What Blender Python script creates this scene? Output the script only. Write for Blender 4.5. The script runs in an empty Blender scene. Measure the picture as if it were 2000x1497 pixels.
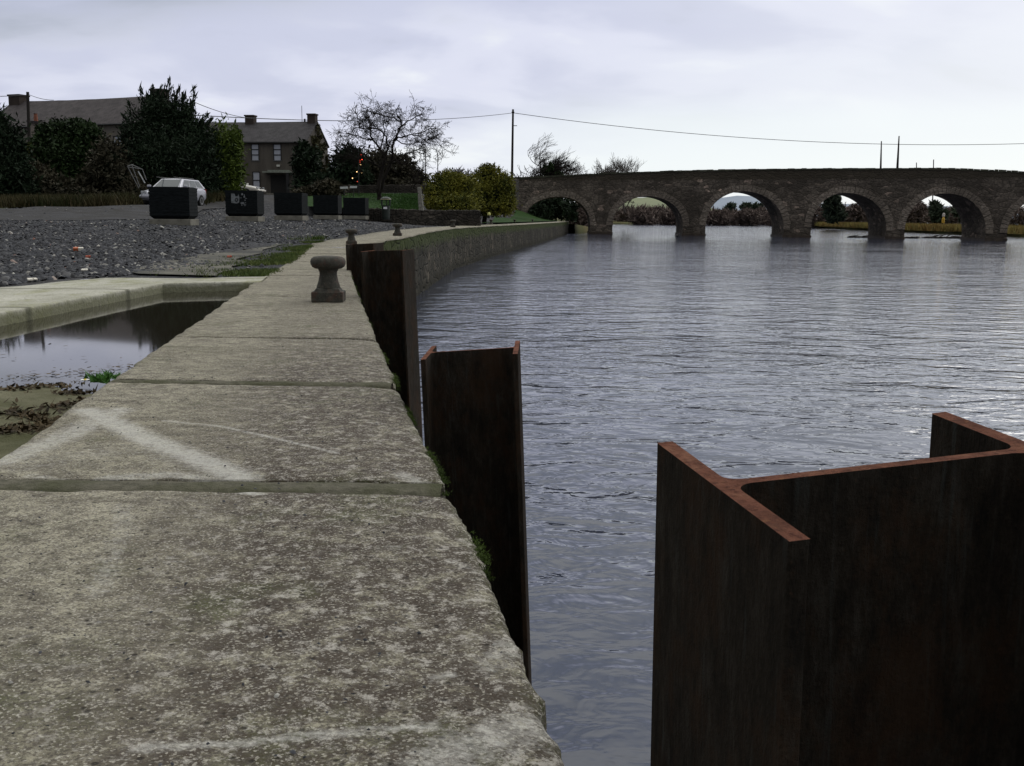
import bpy, math, random
import numpy as np
from mathutils import Vector, Matrix, noise as mn
R = math.radians
sc = bpy.context.scene
col = sc.collection
rnd = random.Random(7)
# ------------------------------------------------------------ camera
F, Y0, ROLL, HE = 2000., 426., R(.6), .68          # photo pixels, horizon row, roll, eye height over the quay
ZW = -1.75                                          # river level
PITCH = math.atan((748.5 - Y0) / F)
_c, _s, _cr, _sr = math.cos(PITCH), math.sin(PITCH), math.cos(ROLL), math.sin(ROLL)
FW = Vector((0, _c, -_s)); _r0 = Vector((1, 0, 0)); _u0 = Vector((0, _s, _c))
RT = _r0 * _cr + _u0 * _sr; UP = _u0 * _cr - _r0 * _sr
cam = bpy.data.cameras.new('camera'); camo = bpy.data.objects.new('camera', cam); col.objects.link(camo)
camo.matrix_world = Matrix(((RT.x, UP.x, -FW.x, 0), (RT.y, UP.y, -FW.y, 0), (RT.z, UP.z, -FW.z, HE), (0, 0, 0, 1)))
cam.sensor_width = 36; cam.lens = 36; cam.clip_start = .05; cam.clip_end = 8000
sc.camera = camo
def ray(u, v): return FW + RT * ((u - 1000) / F) + UP * ((748.5 - v) / F)
def atz(u, v, z):
    d = ray(u, v); k = (z - HE) / d.z; return Vector((d.x * k, d.y * k, z))
def aty(u, v, Y):
    d = ray(u, v); k = Y / d.y; return Vector((d.x * k, Y, HE + d.z * k))
# ------------------------------------------------------------ world + sun
SUN_EL, SUN_AZ = R(28), R(35)                       # azimuth clockwise from +Y
w = bpy.data.worlds.new('World'); sc.world = w; w.use_nodes = True
wn = w.node_tree; wn.nodes.clear()
def nd(nt, t, **k):
    n = nt.nodes.new(t)
    for a, b in k.items(): setattr(n, a, b)
    return n
def math_(nt, op, a, b=None, clamp=False):
    n = nd(nt, 'ShaderNodeMath', operation=op, use_clamp=clamp)
    for i, x in enumerate((a, b)):
        if x is None: continue
        if isinstance(x, (int, float)): n.inputs[i].default_value = x
        else: nt.links.new(x, n.inputs[i])
    return n.outputs[0]
def vmath(nt, op, a, b):
    n = nd(nt, 'ShaderNodeVectorMath', operation=op)
    for i, x in enumerate((a, b)):
        if isinstance(x, (tuple, list)): n.inputs[i].default_value = x
        else: nt.links.new(x, n.inputs[i])
    return n.outputs[0]
def ramp(nt, f, stops, interp='LINEAR'):
    n = nd(nt, 'ShaderNodeValToRGB'); cr = n.color_ramp; cr.interpolation = interp
    while len(cr.elements) < len(stops): cr.elements.new(.5)
    for e, (p, c) in zip(cr.elements, stops):
        e.position = p; e.color = (c, c, c, 1) if isinstance(c, (int, float)) else (*c, 1)
    nt.links.new(f, n.inputs[0]); return n.outputs[0]
def mix(nt, f, a, b, blend='MIX'):
    n = nd(nt, 'ShaderNodeMix', data_type='RGBA', blend_type=blend)
    for i, x in ((0, f), (6, a), (7, b)):
        if isinstance(x, (int, float)): n.inputs[i].default_value = x if i == 0 else (x, x, x, 1)
        elif isinstance(x, (tuple, list)): n.inputs[i].default_value = (*x, 1)
        else: nt.links.new(x, n.inputs[i])
    return n.outputs[2]
def noise(nt, vec, scale, detail=3, rough=.55, dist=0, out=0, lac=2):
    n = nd(nt, 'ShaderNodeTexNoise'); n.inputs['Scale'].default_value = scale
    n.inputs['Detail'].default_value = detail; n.inputs['Roughness'].default_value = rough
    n.inputs['Distortion'].default_value = dist; n.inputs['Lacunarity'].default_value = lac
    if vec is not None: nt.links.new(vec, n.inputs['Vector'])
    return n.outputs[out]
def voro(nt, vec, scale, feat='F1', out=0, rand=1):
    n = nd(nt, 'ShaderNodeTexVoronoi', feature=feat); n.inputs['Scale'].default_value = scale
    n.inputs['Randomness'].default_value = rand
    if vec is not None: nt.links.new(vec, n.inputs['Vector'])
    return n.outputs[out]
def mapping(nt, vec, scale=(1, 1, 1), rot=(0, 0, 0), loc=(0, 0, 0)):
    n = nd(nt, 'ShaderNodeMapping'); n.inputs['Scale'].default_value = scale
    n.inputs['Rotation'].default_value = rot; n.inputs['Location'].default_value = loc
    nt.links.new(vec, n.inputs['Vector']); return n.outputs[0]

g = nd(wn, 'ShaderNodeTexCoord').outputs['Generated']
sp = nd(wn, 'ShaderNodeSeparateXYZ'); wn.links.new(g, sp.inputs[0])
dx, dy, dz = sp.outputs
zz = math_(wn, 'ADD', math_(wn, 'MAXIMUM', dz, 0), .24)
cb = nd(wn, 'ShaderNodeCombineXYZ')
wn.links.new(math_(wn, 'DIVIDE', dx, zz), cb.inputs[0]); wn.links.new(math_(wn, 'DIVIDE', dy, zz), cb.inputs[1])
cp = mapping(wn, cb.outputs[0], (.9, 1.2, 1), (0, 0, R(-14)), (3.1, 1.7, 0))
n1 = noise(wn, cp, 1.7, 5, .48, .35)
n2 = noise(wn, mapping(wn, cb.outputs[0], (.5, 1.1, 1), (0, 0, R(-8)), (7, 2, 4)), .8, 3, .5, .2)
c1 = ramp(wn, n1, [(.30, (.46, .49, .60)), (.44, (.61, .635, .80)), (.56, (.73, .75, .90)), (.68, (.89, .915, .98))], 'EASE')
bright = math_(wn, 'ADD', math_(wn, 'MULTIPLY', dx, .75), math_(wn, 'MULTIPLY', n2, .9))          # paler to the right
c2 = mix(wn, ramp(wn, bright, [(.36, 0), (.80, .8)], 'EASE'), c1, (.83, .87, .95))
# darker bank of cloud up to the left
dk = math_(wn, 'ADD', math_(wn, 'MULTIPLY', dz, 3.2), math_(wn, 'MULTIPLY', dx, -.60))
dk = math_(wn, 'ADD', dk, math_(wn, 'MULTIPLY', math_(wn, 'SUBTRACT', n1, .5), .9))
c3 = mix(wn, ramp(wn, dk, [(.60, 0), (.95, .85)], 'EASE'), c2, (.27, .31, .39))
# pale break low over the horizon on the right
lo = math_(wn, 'MULTIPLY', ramp(wn, dz, [(0.0, .85), (.05, 1), (.085, .75), (.12, 0)], 'EASE'), ramp(wn, math_(wn, 'ADD', dx, math_(wn, 'MULTIPLY', n2, .35)), [(.06, 0), (.32, 1)]))
c4 = mix(wn, lo, c3, (.86, .92, .97))
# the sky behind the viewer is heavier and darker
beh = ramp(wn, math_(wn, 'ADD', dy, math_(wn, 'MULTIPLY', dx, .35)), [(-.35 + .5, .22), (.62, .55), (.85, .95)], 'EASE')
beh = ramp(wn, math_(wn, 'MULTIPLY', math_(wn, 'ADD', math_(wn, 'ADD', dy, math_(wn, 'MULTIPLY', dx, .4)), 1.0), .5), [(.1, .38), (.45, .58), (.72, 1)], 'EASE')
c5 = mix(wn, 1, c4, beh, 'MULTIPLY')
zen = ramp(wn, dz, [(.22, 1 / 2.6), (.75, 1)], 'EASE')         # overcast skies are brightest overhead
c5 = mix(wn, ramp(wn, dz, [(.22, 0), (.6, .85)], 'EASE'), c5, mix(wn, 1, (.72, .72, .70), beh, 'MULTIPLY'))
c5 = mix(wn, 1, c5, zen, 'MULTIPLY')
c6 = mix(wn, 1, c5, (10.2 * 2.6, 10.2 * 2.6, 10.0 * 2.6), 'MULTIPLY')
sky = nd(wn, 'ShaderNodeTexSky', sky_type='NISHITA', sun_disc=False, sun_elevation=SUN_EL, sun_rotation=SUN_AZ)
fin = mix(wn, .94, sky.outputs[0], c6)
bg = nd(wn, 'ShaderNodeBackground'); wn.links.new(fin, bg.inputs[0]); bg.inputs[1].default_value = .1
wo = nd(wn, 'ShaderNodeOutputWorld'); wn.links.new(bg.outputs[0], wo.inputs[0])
sl = bpy.data.lights.new('sun', 'SUN'); sl.energy = .5; sl.angle = R(25); sl.color = (1, .97, .92)
so = bpy.data.objects.new('sun', sl); col.objects.link(so)
sd = Vector((math.sin(SUN_AZ) * math.cos(SUN_EL), math.cos(SUN_AZ) * math.cos(SUN_EL), math.sin(SUN_EL)))
so.rotation_euler = (-sd).to_track_quat('-Z', 'Y').to_euler()
sc.view_settings.view_transform = 'Standard'; sc.view_settings.look = 'None'
sc.view_settings.exposure = 0; sc.view_settings.gamma = 1

# ------------------------------------------------------------ materials
def mat(name, rough=.9, spec=.3):
    m = bpy.data.materials.new(name); m.use_nodes = True; nt = m.node_tree
    b = nt.nodes['Principled BSDF']; b.inputs['Roughness'].default_value = rough
    b.inputs['Specular IOR Level'].default_value = spec
    return m, nt, b
def objc(nt): return nd(nt, 'ShaderNodeTexCoord').outputs['Object']
def geo(nt, o='Position'): return nd(nt, 'ShaderNodeNewGeometry').outputs[o]
def lk(nt, a, b): nt.links.new(a, b)
def bump(nt, b, h, strength=.5, dist=.02):
    n = nd(nt, 'ShaderNodeBump'); n.inputs['Strength'].default_value = strength; n.inputs['Distance'].default_value = dist
    lk(nt, h, n.inputs['Height'])
    if b is not None: lk(nt, n.outputs[0], b.inputs['Normal'])
    return n.outputs[0]
def plain(name, c, rough=.7, spec=.4, metal=0, var=.25, scale=6):
    m, nt, b = mat(name, rough, spec); b.inputs['Metallic'].default_value = metal
    f = noise(nt, objc(nt), scale, 4, .6)
    lk(nt, ramp(nt, f, [(.3, tuple(x * (1 - var) for x in c)), (.7, tuple(min(1, x * (1 + var)) for x in c))]), b.inputs['Base Color'])
    return m
def leafmat(name, cols, trans=.15, rough=.75, big=.35):
    m, nt, b = mat(name, rough, .15)
    r = geo(nt, 'Random Per Island'); n = len(cols)
    c = ramp(nt, r, [(i / (n - 1), x) for i, x in enumerate(cols)])
    f = noise(nt, geo(nt), big, 2)
    c = mix(nt, ramp(nt, f, [(.35, 0), (.65, .6)]), c, tuple(x * 1.5 for x in cols[-1]))
    lk(nt, c, b.inputs['Base Color'])
    return m
def emit(name, c, s):
    m = bpy.data.materials.new(name); m.use_nodes = True; nt = m.node_tree; nt.nodes.clear()
    e = nd(nt, 'ShaderNodeEmission'); e.inputs[0].default_value = (*c, 1); e.inputs[1].default_value = s
    o = nd(nt, 'ShaderNodeOutputMaterial'); lk(nt, e.outputs[0], o.inputs[0]); return m

def m_slab():
    m, nt, b = mat('aged_concrete', .92, .2); P = geo(nt)
    at = nd(nt, 'ShaderNodeAttribute', attribute_name='stain'); s = nd(nt, 'ShaderNodeSeparateColor'); lk(nt, at.outputs['Color'], s.inputs[0])
    big = noise(nt, P, 1.6, 4, .6); fine = noise(nt, P, 120, 4, .75); mid = noise(nt, P, 16, 4, .65)
    c = mix(nt, ramp(nt, big, [(.35, 0), (.65, 1)]), (.28, .258, .188), (.42, .39, .298))
    c = mix(nt, ramp(nt, mid, [(.38, .75), (.56, 0)]), c, (.125, .112, .084))
    c = mix(nt, ramp(nt, noise(nt, mapping(nt, P, (1, 2.2, 1), loc=(5, 1, 0)), 5.5, 7, .75, .4), [(.47, 0), (.60, .6)]), c, (.105, .09, .07))
    # dark growth on the river side
    d = math_(nt, 'MULTIPLY', s.outputs[2], ramp(nt, noise(nt, P, 11, 9, .85, .3), [(.42, 0), (.50, 1)]))
    c = mix(nt, math_(nt, 'MULTIPLY', d, .92, True), c, (.050, .036, .027))
    # green moss
    gm = math_(nt, 'MULTIPLY', s.outputs[1], ramp(nt, noise(nt, P, 20, 5, .7), [(.36, 0), (.58, 1)]))
    c = mix(nt, math_(nt, 'MULTIPLY', gm, .9, True), c, (.055, .062, .018))
    gg = ramp(nt, noise(nt, mapping(nt, P, loc=(9, 4, 2)), 3.2, 6, .75), [(.55, 0), (.68, .7)])
    c = mix(nt, gg, c, (.085, .09, .04))
    # aggregate: pale and dark grains
    v = voro(nt, P, 270, out=1); vs = nd(nt, 'ShaderNodeSeparateColor'); lk(nt, v, vs.inputs[0])
    c = mix(nt, ramp(nt, vs.outputs[0], [(.78, 0), (.9, .6)]), c, (.50, .47, .40))
    c = mix(nt, ramp(nt, vs.outputs[1], [(.70, 0), (.86, .75)]), c, (.09, .075, .062))
    c = mix(nt, ramp(nt, fine, [(.36, .8), (.50, 0)]), c, (.08, .07, .058))
    li = math_(nt, 'MULTIPLY', s.outputs[2], ramp(nt, noise(nt, mapping(nt, P, loc=(2, 7, 0)), 26, 8, .85), [(.53, 0), (.60, 1)]))
    c = mix(nt, math_(nt, 'MULTIPLY', li, .7, True), c, (.50, .47, .42))
    pit = voro(nt, P, 34); c = mix(nt, ramp(nt, pit, [(.10, .8), (.17, 0)]), c, (.035, .03, .025))
    # worn pale scuffs and lichens
    wm = math_(nt, 'ADD', s.outputs[0], math_(nt, 'MULTIPLY', math_(nt, 'SUBTRACT', noise(nt, mapping(nt, P, (1, 1.5, 1)), 42, 9, .85), .5), 2.2)); wm = math_(nt, 'MULTIPLY', ramp(nt, wm, [(.45, 0), (1.2, .62)]), ramp(nt, s.outputs[0], [(.02, 0), (.2, 1)]))
    c = mix(nt, math_(nt, 'MULTIPLY', wm, 1.0, True), c, (.60, .585, .54))
    lk(nt, c, b.inputs['Base Color'])
    h = math_(nt, 'ADD', math_(nt, 'MULTIPLY', fine, .6), math_(nt, 'MULTIPLY', noise(nt, P, 30, 4, .6), .8))
    h = math_(nt, 'ADD', h, math_(nt, 'MULTIPLY', ramp(nt, pit, [(.08, 0), (.2, 1)]), .5))
    bump(nt, b, h, .9, .010)
    return m
def m_rubble(name, c1, c2, c3, scale=1.4, moss=None, mossz=None, streak=False):
    """rubble masonry: irregular coursed stones"""
    m, nt, b = mat(name, .93, .15); P = geo(nt)
    Pd = vmath(nt, 'ADD', P, vmath(nt, 'SCALE', noise(nt, P, 1.5, 2, out=1), (0, 0, 0)))
    Q = mapping(nt, P, (1, 1, 2.1))
    v = voro(nt, Q, scale, out=1); e = voro(nt, Q, scale, 'DISTANCE_TO_EDGE')
    vs = nd(nt, 'ShaderNodeSeparateColor'); lk(nt, v, vs.inputs[0])
    c = ramp(nt, vs.outputs[0], [(0, c1), (.55, c2), (.93, c2), (1, c3)])
    c = mix(nt, ramp(nt, noise(nt, P, 3.5, 5, .7), [(.35, .75), (.62, 0)]), c, tuple(x * .35 for x in c1))
    c = mix(nt, ramp(nt, noise(nt, P, .22, 5, .65), [(.42, 0), (.62, .8)]), c, tuple(x * .45 for x in c1))
    c = mix(nt, ramp(nt, e, [(.0, .7), (.07, 0)]), c, tuple(x * .5 for x in c1))
    if streak:
        st = noise(nt, mapping(nt, P, (1.7, 1.7, .22)), 2.2, 5, .7)
        c = mix(nt, ramp(nt, st, [(.42, .85), (.56, 0)]), c, (.018, .017, .012))
        c = mix(nt, ramp(nt, st, [(.60, 0), (.70, .6)]), c, (.17, .14, .10))
    zw = nd(nt, 'ShaderNodeSeparateXYZ'); lk(nt, P, zw.inputs[0])       # algae and damp just over the water line
    tw_ = math_(nt, 'SUBTRACT', math_(nt, 'ADD', zw.outputs[2], math_(nt, 'MULTIPLY', noise(nt, P, 1.5, 3), .3)), ZW + .15)
    c = mix(nt, ramp(nt, tw_, [(.15, .8), (.45, 0)]), c, (.022, .020, .012))
    if moss:
        z = nd(nt, 'ShaderNodeSeparateXYZ'); lk(nt, P, z.inputs[0])
        t = math_(nt, 'SUBTRACT', z.outputs[2], mossz)
        t = math_(nt, 'ADD', t, math_(nt, 'MULTIPLY', math_(nt, 'SUBTRACT', noise(nt, mapping(nt, P, (1, 1, .35)), 3, 5, .7), .5), 1.1))
        c = mix(nt, ramp(nt, math_(nt, 'ADD', t, .5), [(.46, 0), (.74, .85)]), c, moss)
    lk(nt, c, b.inputs['Base Color'])
    bump(nt, b, math_(nt, 'ADD', ramp(nt, e, [(0, 0), (.12, 1)]), noise(nt, P, 9, 4, .6)), .9, .07)
    return m
def m_gravel(name='slate_gravel', near=True):
    m, nt, b = mat(name, .9, .25); P = geo(nt)
    v = voro(nt, P, 16, out=1); vs = nd(nt, 'ShaderNodeSeparateColor'); lk(nt, v, vs.inputs[0])
    c = ramp(nt, vs.outputs[0], [(0, (.015, .015, .018)), (.6, (.036, .037, .043)), (.93, (.065, .065, .072)), (1, (.18, .17, .16))])
    big = noise(nt, P, .35, 4, .6)
    c = mix(nt, ramp(nt, big, [(.42, 0), (.7, .55)]), c, (.035, .031, .026))
    lk(nt, c, b.inputs['Base Color'])
    bump(nt, b, math_(nt, 'ADD', voro(nt, P, 16), voro(nt, P, 7)), .9, .06)
    return m
def m_ground(name, a, b_, scale=4, c3=None):
    m, nt, b = mat(name, .95, .1); P = geo(nt)
    f = noise(nt, P, scale, 6, .7); f2 = noise(nt, P, scale * .12, 4, .6)
    c = ramp(nt, f, [(.35, a), (.65, b_)])
    if c3: c = mix(nt, ramp(nt, f2, [(.42, 0), (.62, .9)]), c, c3)
    lk(nt, c, b.inputs['Base Color']); bump(nt, b, f, .8, .04); return m
def m_water(name, deep, amp, big=1.0, ior=1.33):
    m, nt, b = mat(name, .04, .5); P = geo(nt)
    b.inputs['Base Color'].default_value = (*deep, 1); b.inputs['IOR'].default_value = ior
    if amp > 0:
        h1 = noise(nt, mapping(nt, P, (.72, 1.15, 1), (0, 0, R(-14))), 1.0, 3, .5, .8)
        h2 = noise(nt, mapping(nt, P, (.85, 1.15, 1), (0, 0, R(18))), 3.0, 3, .55, .6)
        h3 = noise(nt, mapping(nt, P, (.8, 1.2, 1)), 10, 2, .5)
        gust = ramp(nt, noise(nt, mapping(nt, P, (.6, 1, 1), loc=(3, 8, 0)), .10, 3, .6), [(.35, .55), (.65, 1.15)])
        h = math_(nt, 'ADD', math_(nt, 'MULTIPLY', h1, 1.0), math_(nt, 'ADD', math_(nt, 'MULTIPLY', h2, .30), math_(nt, 'MULTIPLY', h3, .025)))
        h = math_(nt, 'MULTIPLY', h, gust)
        bump(nt, b, h, 1, amp)
    return m
def m_rust(name, side=True):
    m, nt, b = mat(name, .92, .06); P = objc(nt)
    f = noise(nt, mapping(nt, P, (1, 1, .30)), 34, 8, .8); g_ = noise(nt, mapping(nt, P, (1, 1, .6)), 6, 7, .8); k = noise(nt, P, 120, 4, .7)
    if side:
        c = ramp(nt, f, [(.32, (.010, .009, .008)), (.5, (.026, .021, .016)), (.68, (.050, .044, .036))])
        c = mix(nt, ramp(nt, g_, [(.48, 0), (.62, .6)]), c, (.050, .027, .015))
        c = mix(nt, ramp(nt, k, [(.62, 0), (.75, .6)]), c, (.075, .04, .022))
        c = mix(nt, ramp(nt, noise(nt, mapping(nt, P, (1, 1, .08)), 60, 3), [(.60, 0), (.75, .5)]), c, (.055, .060, .056))
    else:
        c = ramp(nt, noise(nt, P, 26, 6, .7), [(.3, (.13, .052, .034)), (.5, (.20, .082, .052)), (.7, (.27, .13, .08))])
        c = mix(nt, ramp(nt, k, [(.50, 0), (.66, .75)]), c, (.07, .026, .018))
        c = mix(nt, ramp(nt, noise(nt, P, 11, 7, .8), [(.48, 0), (.60, .7)]), c, (.085, .036, .024))
        c = mix(nt, ramp(nt, noise(nt, P, 60, 3, .6), [(.6, 0), (.75, .5)]), c, (.36, .17, .08))
    lk(nt, c, b.inputs['Base Color']); bump(nt, b, math_(nt, 'ADD', k, math_(nt, 'MULTIPLY', f, 2.5)), 1, .005)
    return m
def m_slate(name, c1, c2):
    m, nt, b = mat(name, .8, .25); P = objc(nt)
    n = nd(nt, 'ShaderNodeTexBrick'); lk(nt, mapping(nt, P, (1, 1, 1), (R(90), 0, 0)), n.inputs[0])
    n.inputs['Scale'].default_value = 2.2; n.inputs['Color1'].default_value = (*c1, 1); n.inputs['Color2'].default_value = (*c2, 1)
    n.inputs['Mortar'].default_value = (*(x * .4 for x in c1), 1); n.inputs['Mortar Size'].default_value = .02
    c = mix(nt, ramp(nt, noise(nt, P, 1.4, 6, .7), [(.4, 0), (.65, .7)]), n.outputs[0], tuple(x * 1.5 for x in c2))
    c = mix(nt, ramp(nt, noise(nt, mapping(nt, P, (1, 1, .2)), 3, 5, .7), [(.5, 0), (.7, .6)]), c, tuple(x * .5 for x in c1))
    lk(nt, c, b.inputs['Base Color']); return m
def m_render(name, c, stain=.5):
    m, nt, b = mat(name, .95, .1); P = objc(nt)
    f = noise(nt, mapping(nt, P, (1, 1, .3)), 1.3, 6, .7)
    k = mix(nt, ramp(nt, f, [(.38, stain), (.62, 0)]), c, tuple(x * .45 for x in c))
    k = mix(nt, ramp(nt, noise(nt, P, 9, 5, .7), [(.5, 0), (.7, .4)]), k, tuple(x * 1.35 for x in c))
    lk(nt, k, b.inputs['Base Color']); bump(nt, b, noise(nt, P, 14, 3), .4, .02); return m
MT = dict(
    slab=m_slab(),
    mortar=m_ground('mortar', (.10, .094, .07), (.18, .168, .128), 30, (.075, .078, .04)),
    quay=m_rubble('quay_stone', (.05, .046, .036), (.115, .10, .078), (.24, .20, .15), 1.5, (.042, .058, .012), -.38, True),
    bridge=m_rubble('bridge_stone', (.105, .088, .073), (.215, .178, .147), (.62, .47, .38), 1.05, (.055, .046, .034), 6.6),
    ring=m_rubble('voussoir_stone', (.26, .215, .178), (.34, .285, .235), (.40, .335, .275), .8),
    wall=m_rubble('field_stone', (.035, .031, .026), (.070, .060, .050), (.13, .11, .09), 2.2),
    gravel=m_gravel(), rim=None,
    water=m_water('river_water', (.032, .039, .066), .105, ior=1.50),
    puddle=m_water('puddle_water', (.018, .015, .010), .0),
    rust=m_rust('rust_side'), rustop=m_rust('rust_cut', False),
    road=m_ground('worn_asphalt', (.045, .044, .047), (.072, .071, .075), 8, (.04, .038, .036)),
    lawn=m_ground('mown_grass', (.008, .030, .003), (.018, .052, .006), 6, (.018, .040, .005)),
    earth=m_ground('rough_earth', (.03, .032, .015), (.06, .055, .03), 3, (.03, .045, .012)),
    bed=m_ground('muddy_floor', (.13, .122, .075), (.20, .188, .13), 9, (.06, .062, .028)),
)
def m_rim():
    m, nt, b = mat('pale_concrete', .9, .2); P = geo(nt)
    c = ramp(nt, noise(nt, P, 1.3, 5, .6), [(.35, (.33, .32, .26)), (.65, (.46, .445, .38))])
    c = mix(nt, ramp(nt, noise(nt, mapping(nt, P, (1, .5, 1)), 2.0, 5, .7), [(.50, 0), (.64, .7)]), c, (.20, .205, .075))
    z = nd(nt, 'ShaderNodeSeparateXYZ'); lk(nt, P, z.inputs[0])
    damp = ramp(nt, math_(nt, 'ADD', math_(nt, 'MULTIPLY', z.outputs[2], 5), math_(nt, 'MULTIPLY', noise(nt, P, 7, 4, .7), .4)), [(-.0, .85), (.22, 0)])
    c = mix(nt, damp, c, (.13, .13, .075))
    c = mix(nt, ramp(nt, noise(nt, P, 40, 5, .7), [(.36, .6), (.46, 0)]), c, (.16, .15, .12))
    c = mix(nt, ramp(nt, voro(nt, P, 9), [(.05, .8), (.09, 0)]), c, (.08, .08, .06))
    sm = nd(nt, 'ShaderNodeTexWave'); sm.inputs['Scale'].default_value = .17; sm.inputs['Distortion'].default_value = .4; sm.bands_direction = 'Y'; lk(nt, P, sm.inputs['Vector'])
    c = mix(nt, ramp(nt, sm.outputs[1], [(.0, .7), (.012, 0)]), c, (.06, .06, .04))
    c = mix(nt, ramp(nt, noise(nt, P, 3.2, 7, .8, .5), [(.54, 0), (.62, .55)]), c, (.19, .185, .13))
    lk(nt, c, b.inputs['Base Color']); bump(nt, b, noise(nt, P, 30, 4), .8, .015); return m
MT['rim'] = m_rim()
BARK = plain('bark', (.022, .018, .016), .9, .1)
BARK2 = plain('pale_bark', (.075, .062, .055), .9, .1)

# ------------------------------------------------------------ mesh helpers
class MB:
    def __init__(s): s.v = []; s.f = []; s.mi = []
    def add(s, vs, fs, mi=0):
        o = len(s.v); s.v += [tuple(x) for x in vs]; s.f += [tuple(i + o for i in f) for f in fs]; s.mi += [mi] * len(fs)
    def box(s, c, d, rz=0, mi=0, taper=1, rx=0, ry=0):
        hx, hy, hz = d[0] / 2, d[1] / 2, d[2] / 2
        M = Matrix.Translation(c) @ Matrix.Rotation(rz, 4, 'Z') @ Matrix.Rotation(ry, 4, 'Y') @ Matrix.Rotation(rx, 4, 'X')
        vs = [M @ Vector((x * hx * (taper if z > 0 else 1), y * hy * (taper if z > 0 else 1), z * hz)) for z in (-1, 1) for x, y in ((-1, -1), (1, -1), (1, 1), (-1, 1))]
        s.add(vs, [(3, 2, 1, 0), (4, 5, 6, 7), (0, 1, 5, 4), (1, 2, 6, 5), (2, 3, 7, 6), (3, 0, 4, 7)], mi)
    def prism(s, pts, z0, z1, mi=0, cap=True, ztop=None, mitop=None):
        n = len(pts); b = [(x, y, z0) for x, y in pts]; t = [(x, y, (ztop(x, y) if ztop else z1)) for x, y in pts]
        s.add(b + t, [(i, (i + 1) % n, n + (i + 1) % n, n + i) for i in range(n)], mi)
        if cap:
            s.add(t, [tuple(range(n))], mi if mitop is None else mitop); s.add(b, [tuple(range(n - 1, -1, -1))], mi)
    def poly(s, pts, mi=0): s.add(pts, [tuple(range(len(pts)))], mi)
    def slabpoly(s, pts, off, mi=0):
        """planar polygon given a thickness along off"""
        n = len(pts); P = [Vector(p) for p in pts]; Q = [p + Vector(off) for p in P]
        s.add(P + Q, [tuple(range(n - 1, -1, -1)), tuple(range(n, 2 * n))] + [(i, (i + 1) % n, n + (i + 1) % n, n + i) for i in range(n)], mi)
    def tube(s, pts, rs, n=6, mi=0, cap=True):
        pts = [Vector(p) for p in pts]; o = len(s.v); ref = Vector((.3, .9, .2)).normalized()
        for i, p in enumerate(pts):
            t = (pts[min(i + 1, len(pts) - 1)] - pts[max(i - 1, 0)]).normalized()
            a = t.cross(ref)
            if a.length < .05: a = t.cross(Vector((1, 0, 0)))
            a.normalize(); b = t.cross(a); r = rs[i] if isinstance(rs, (list, tuple)) else rs
            for k in range(n):
                th = 2 * math.pi * k / n; s.v.append(tuple(p + (a * math.cos(th) + b * math.sin(th)) * r))
        for i in range(len(pts) - 1):
            for k in range(n):
                s.f.append((o + i * n + k, o + i * n + (k + 1) % n, o + (i + 1) * n + (k + 1) % n, o + (i + 1) * n + k)); s.mi.append(mi)
        if cap:
            s.f.append(tuple(o + k for k in range(n - 1, -1, -1))); s.f.append(tuple(o + (len(pts) - 1) * n + k for k in range(n))); s.mi += [mi, mi]
    def lathe(s, prof, c=(0, 0, 0), n=24, mi=0, sq=None):
        o = len(s.v)
        for r, z in prof:
            for k in range(n):
                th = 2 * math.pi * (k + .5) / n; s.v.append((c[0] + r * math.cos(th), c[1] + r * math.sin(th), c[2] + z))
        for i in range(len(prof) - 1):
            for k in range(n): s.f.append((o + i * n + k, o + i * n + (k + 1) % n, o + (i + 1) * n + (k + 1) % n, o + (i + 1) * n + k)); s.mi.append(mi)
        s.f.append(tuple(o + k for k in range(n - 1, -1, -1))); s.f.append(tuple(o + (len(prof) - 1) * n + k for k in range(n))); s.mi += [mi, mi]
    def build(s, name, mats, parent=None, org=None, smooth=False):
        me = bpy.data.meshes.new(name)
        vs = s.v if org is None else [(x - org[0], y - org[1], z - org[2]) for x, y, z in s.v]
        me.from_pydata(vs, [], s.f)
        mats = mats if isinstance(mats, (list, tuple)) else [mats]
        for m in mats: me.materials.append(m)
        if len(mats) > 1: me.polygons.foreach_set('material_index', s.mi)
        if smooth: me.polygons.foreach_set('use_smooth', [True] * len(me.polygons))
        me.update(); o = bpy.data.objects.new(name, me); col.objects.link(o)
        if parent: o.parent = parent
        return o
def nmesh(name, V, Fc, m, parent=None, smooth=False):
    """mesh from numpy arrays, all faces the same size"""
    me = bpy.data.meshes.new(name); V = np.asarray(V, np.float32); Fc = np.asarray(Fc, np.int32); k = Fc.shape[1]
    me.vertices.add(len(V)); me.vertices.foreach_set('co', V.ravel())
    me.loops.add(Fc.size); me.loops.foreach_set('vertex_index', Fc.ravel())
    me.polygons.add(len(Fc)); me.polygons.foreach_set('loop_start', np.arange(len(Fc), dtype=np.int32) * k)
    me.polygons.foreach_set('loop_total', np.full(len(Fc), k, np.int32))
    if smooth: me.polygons.foreach_set('use_smooth', np.ones(len(Fc), bool))
    me.materials.append(m); me.update(calc_edges=True); me.validate()
    o = bpy.data.objects.new(name, me); col.objects.link(o)
    if parent: o.parent = parent
    return o
def tag(o, label=None, cat=None, group=None, kind=None):
    if label: o['label'] = label
    if cat: o['category'] = cat
    if group: o['group'] = group
    if kind: o['kind'] = kind
    return o
def root(name, loc, label, cat, group=None, rz=0):
    o = bpy.data.objects.new(name, None); col.objects.link(o); o.location = loc; o.rotation_euler = (0, 0, rz)
    o.empty_display_size = .2
    return tag(o, label, cat, group)
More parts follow.
